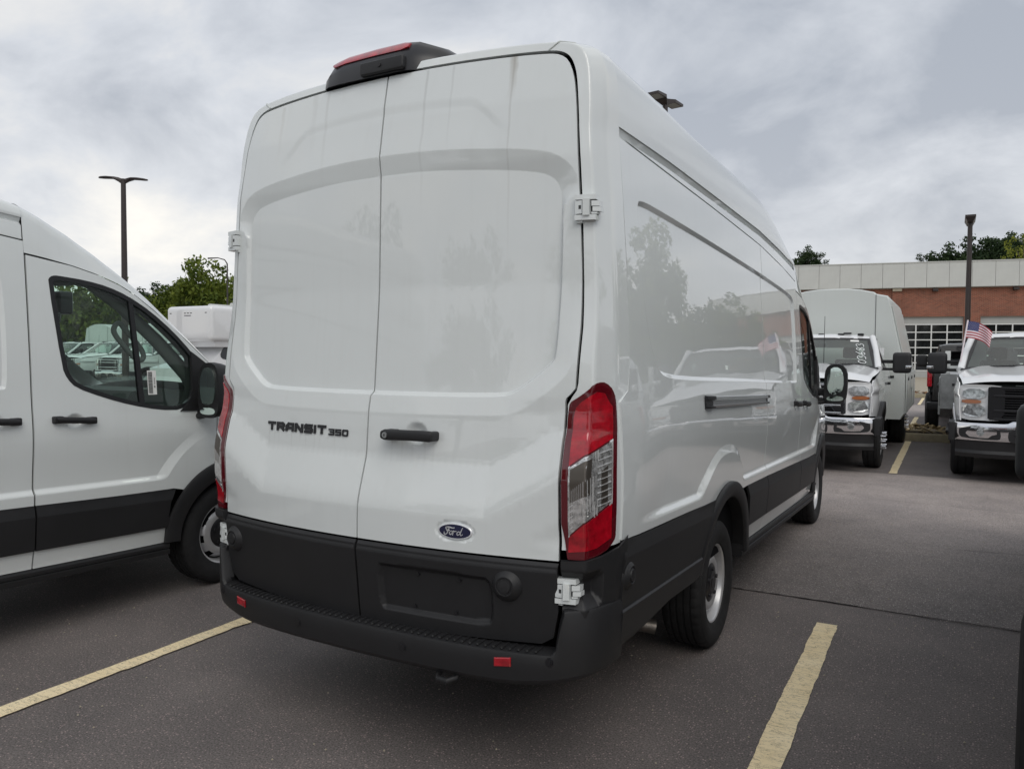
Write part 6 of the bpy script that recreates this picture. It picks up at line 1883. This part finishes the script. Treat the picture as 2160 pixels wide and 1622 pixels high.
# ------------------------------------------------------------------ flags
def flag(name, label, base, top, L_=.46, H_=.30, seed=0, fly=(1, -.25), droop=.5, loc=None):
    t = thing(name, label, 'flag', base, 0, 'small flags clipped to the trucks')
    b = Vector((0, 0, 0)); e_ = Vector(top) - Vector(base)
    g = G(); g.tube([tuple(b), tuple(e_)], .011, 8); g.build('flag_pole', FLAGW, t)
    up = e_.normalized(); f_ = Vector((fly[0], fly[1], 0)).normalized()
    n_u, n_v = 40, 26
    def pt(u, v):
        s_ = u * L_
        d = f_ * s_ * (1 - .25 * u) + Vector((0, 0, -1)) * droop * s_ * (u ** .8) + f_.cross(Vector((0, 0, 1))) * (.045 * math.sin(u * 7 + seed + v * 1.5) * u)
        p = e_ - up * (.015 + (1 - v) * H_ * (1 - .10 * u)) + d
        return tuple(p)
    V = [pt(i / n_u, j / n_v) for i in range(n_u + 1) for j in range(n_v + 1)]
    F = []; mi = []
    for i in range(n_u):
        for j in range(n_v):
            k = i * (n_v + 1) + j
            F.append((k, k + n_v + 1, k + n_v + 2, k + 1))
            st = j // 2
            mi.append(2 if (i < 16 and j >= 12) else (0 if st % 2 == 0 else 1))
    cl = mesh_obj('flag_cloth', V, F, FLAGR, t, sharp=80, mats=[FLAGR, FLAGW, FLAGB], mi=mi)
    g = G()
    for r_ in range(9):
        for c in range(6 if r_ % 2 == 0 else 5):
            u0 = (.035 + (c + (0 if r_ % 2 == 0 else .5)) * .068); v0 = .50 + (r_ + .5) * .052
            nrm = f_.cross(Vector((0, 0, 1))) * .002
            for sg in (1, -1):
                pts = []
                for q in range(10):
                    rr = .017 if q % 2 == 0 else .007
                    a = math.pi / 2 + q * math.pi / 5
                    pts.append(tuple(Vector(pt(u0 + rr * math.cos(a) * .65, v0 + rr * math.sin(a))) + nrm * sg))
                g.add(pts, [list(range(10))])
    o = g.build('flag_stars', FLAGW, cl, sharp=0); o['kind'] = 'stuff'
    return t
flag('hand_flag', 'small striped flag with white stars on a white pole at the service truck windscreen', (2.20, 10.72, 1.50), (2.29, 10.80, 2.19), L_=.42, H_=.25, fly=(1, -.15), droop=.40, seed=1)
flag('hand_flag', 'small flag on a truck seen through the front quarter glass of the left van', (-25.55, 17.45, 1.60), (-25.55, 17.45, 2.62), L_=.55, H_=.40, fly=(.8, -.5), droop=.6, seed=2)
flag('hand_flag', 'small flag on a truck seen through the rear part of the left van side window', (-31.9, 17.5, 1.60), (-31.9, 17.5, 2.75), L_=.60, H_=.42, fly=(.8, -.5), droop=.8, seed=4)
van = build_van('cargo_van', 'large white high-roof cargo van in the foreground, seen from its twin rear doors', 'van', 'white high-roof cargo vans')
lv = copy_tree(van, loc=(-3.37, -4.30, 0))
lv['label'] = 'white cargo van at the left edge with a barcode sticker on its front window'
# barcode sticker inside the left van's window
wg = [c for d in lv.children if d.name.startswith('front_door') for c in d.children if c.name.startswith('window_glass')]
wg = [w for w in wg if np.mean([v.co.x for v in w.data.vertices]) > 0][0]
def st(u, v, d):      # u across 0..1, v up 0..1
    y = 5.049 + .064 * u + .004 * (1 - v); z = 1.366 + .155 * v
    return (float(sidex(y, z)) - .0095 + d, y, z)
g = G(); g.hexa([st(0, 0, .001), st(1, 0, .001), st(1, 1, .001), st(0, 1, .001), st(0, 0, .002), st(1, 0, .002), st(1, 1, .002), st(0, 1, .002)])
sk = g.build('window_sticker', PAPER, wg, sharp=0)
g = G(); v = .05
while v < .94:
    w_ = RNG.choice([.006, .011, .016]); g.hexa([st(.08, v, .0022), st(.56, v, .0022), st(.56, v + w_, .0022), st(.08, v + w_, .0022), st(.08, v, .0028), st(.56, v, .0028), st(.56, v + w_, .0028), st(.08, v + w_, .0028)])
    v += w_ + RNG.choice([.008, .013])
g.strokes([[(.78, .30), (.78, .36)], [(.72, .30), (.72, .36), (.84, .36), (.84, .30), (.72, .30)]], .02, st, .0022, .0028)
g.strokes([[(.72, a), (.84, a)] for a in np.arange(.44, .72, .035)], .014, st, .0022, .0028)
g.build('barcode', INK, sk, sharp=0)
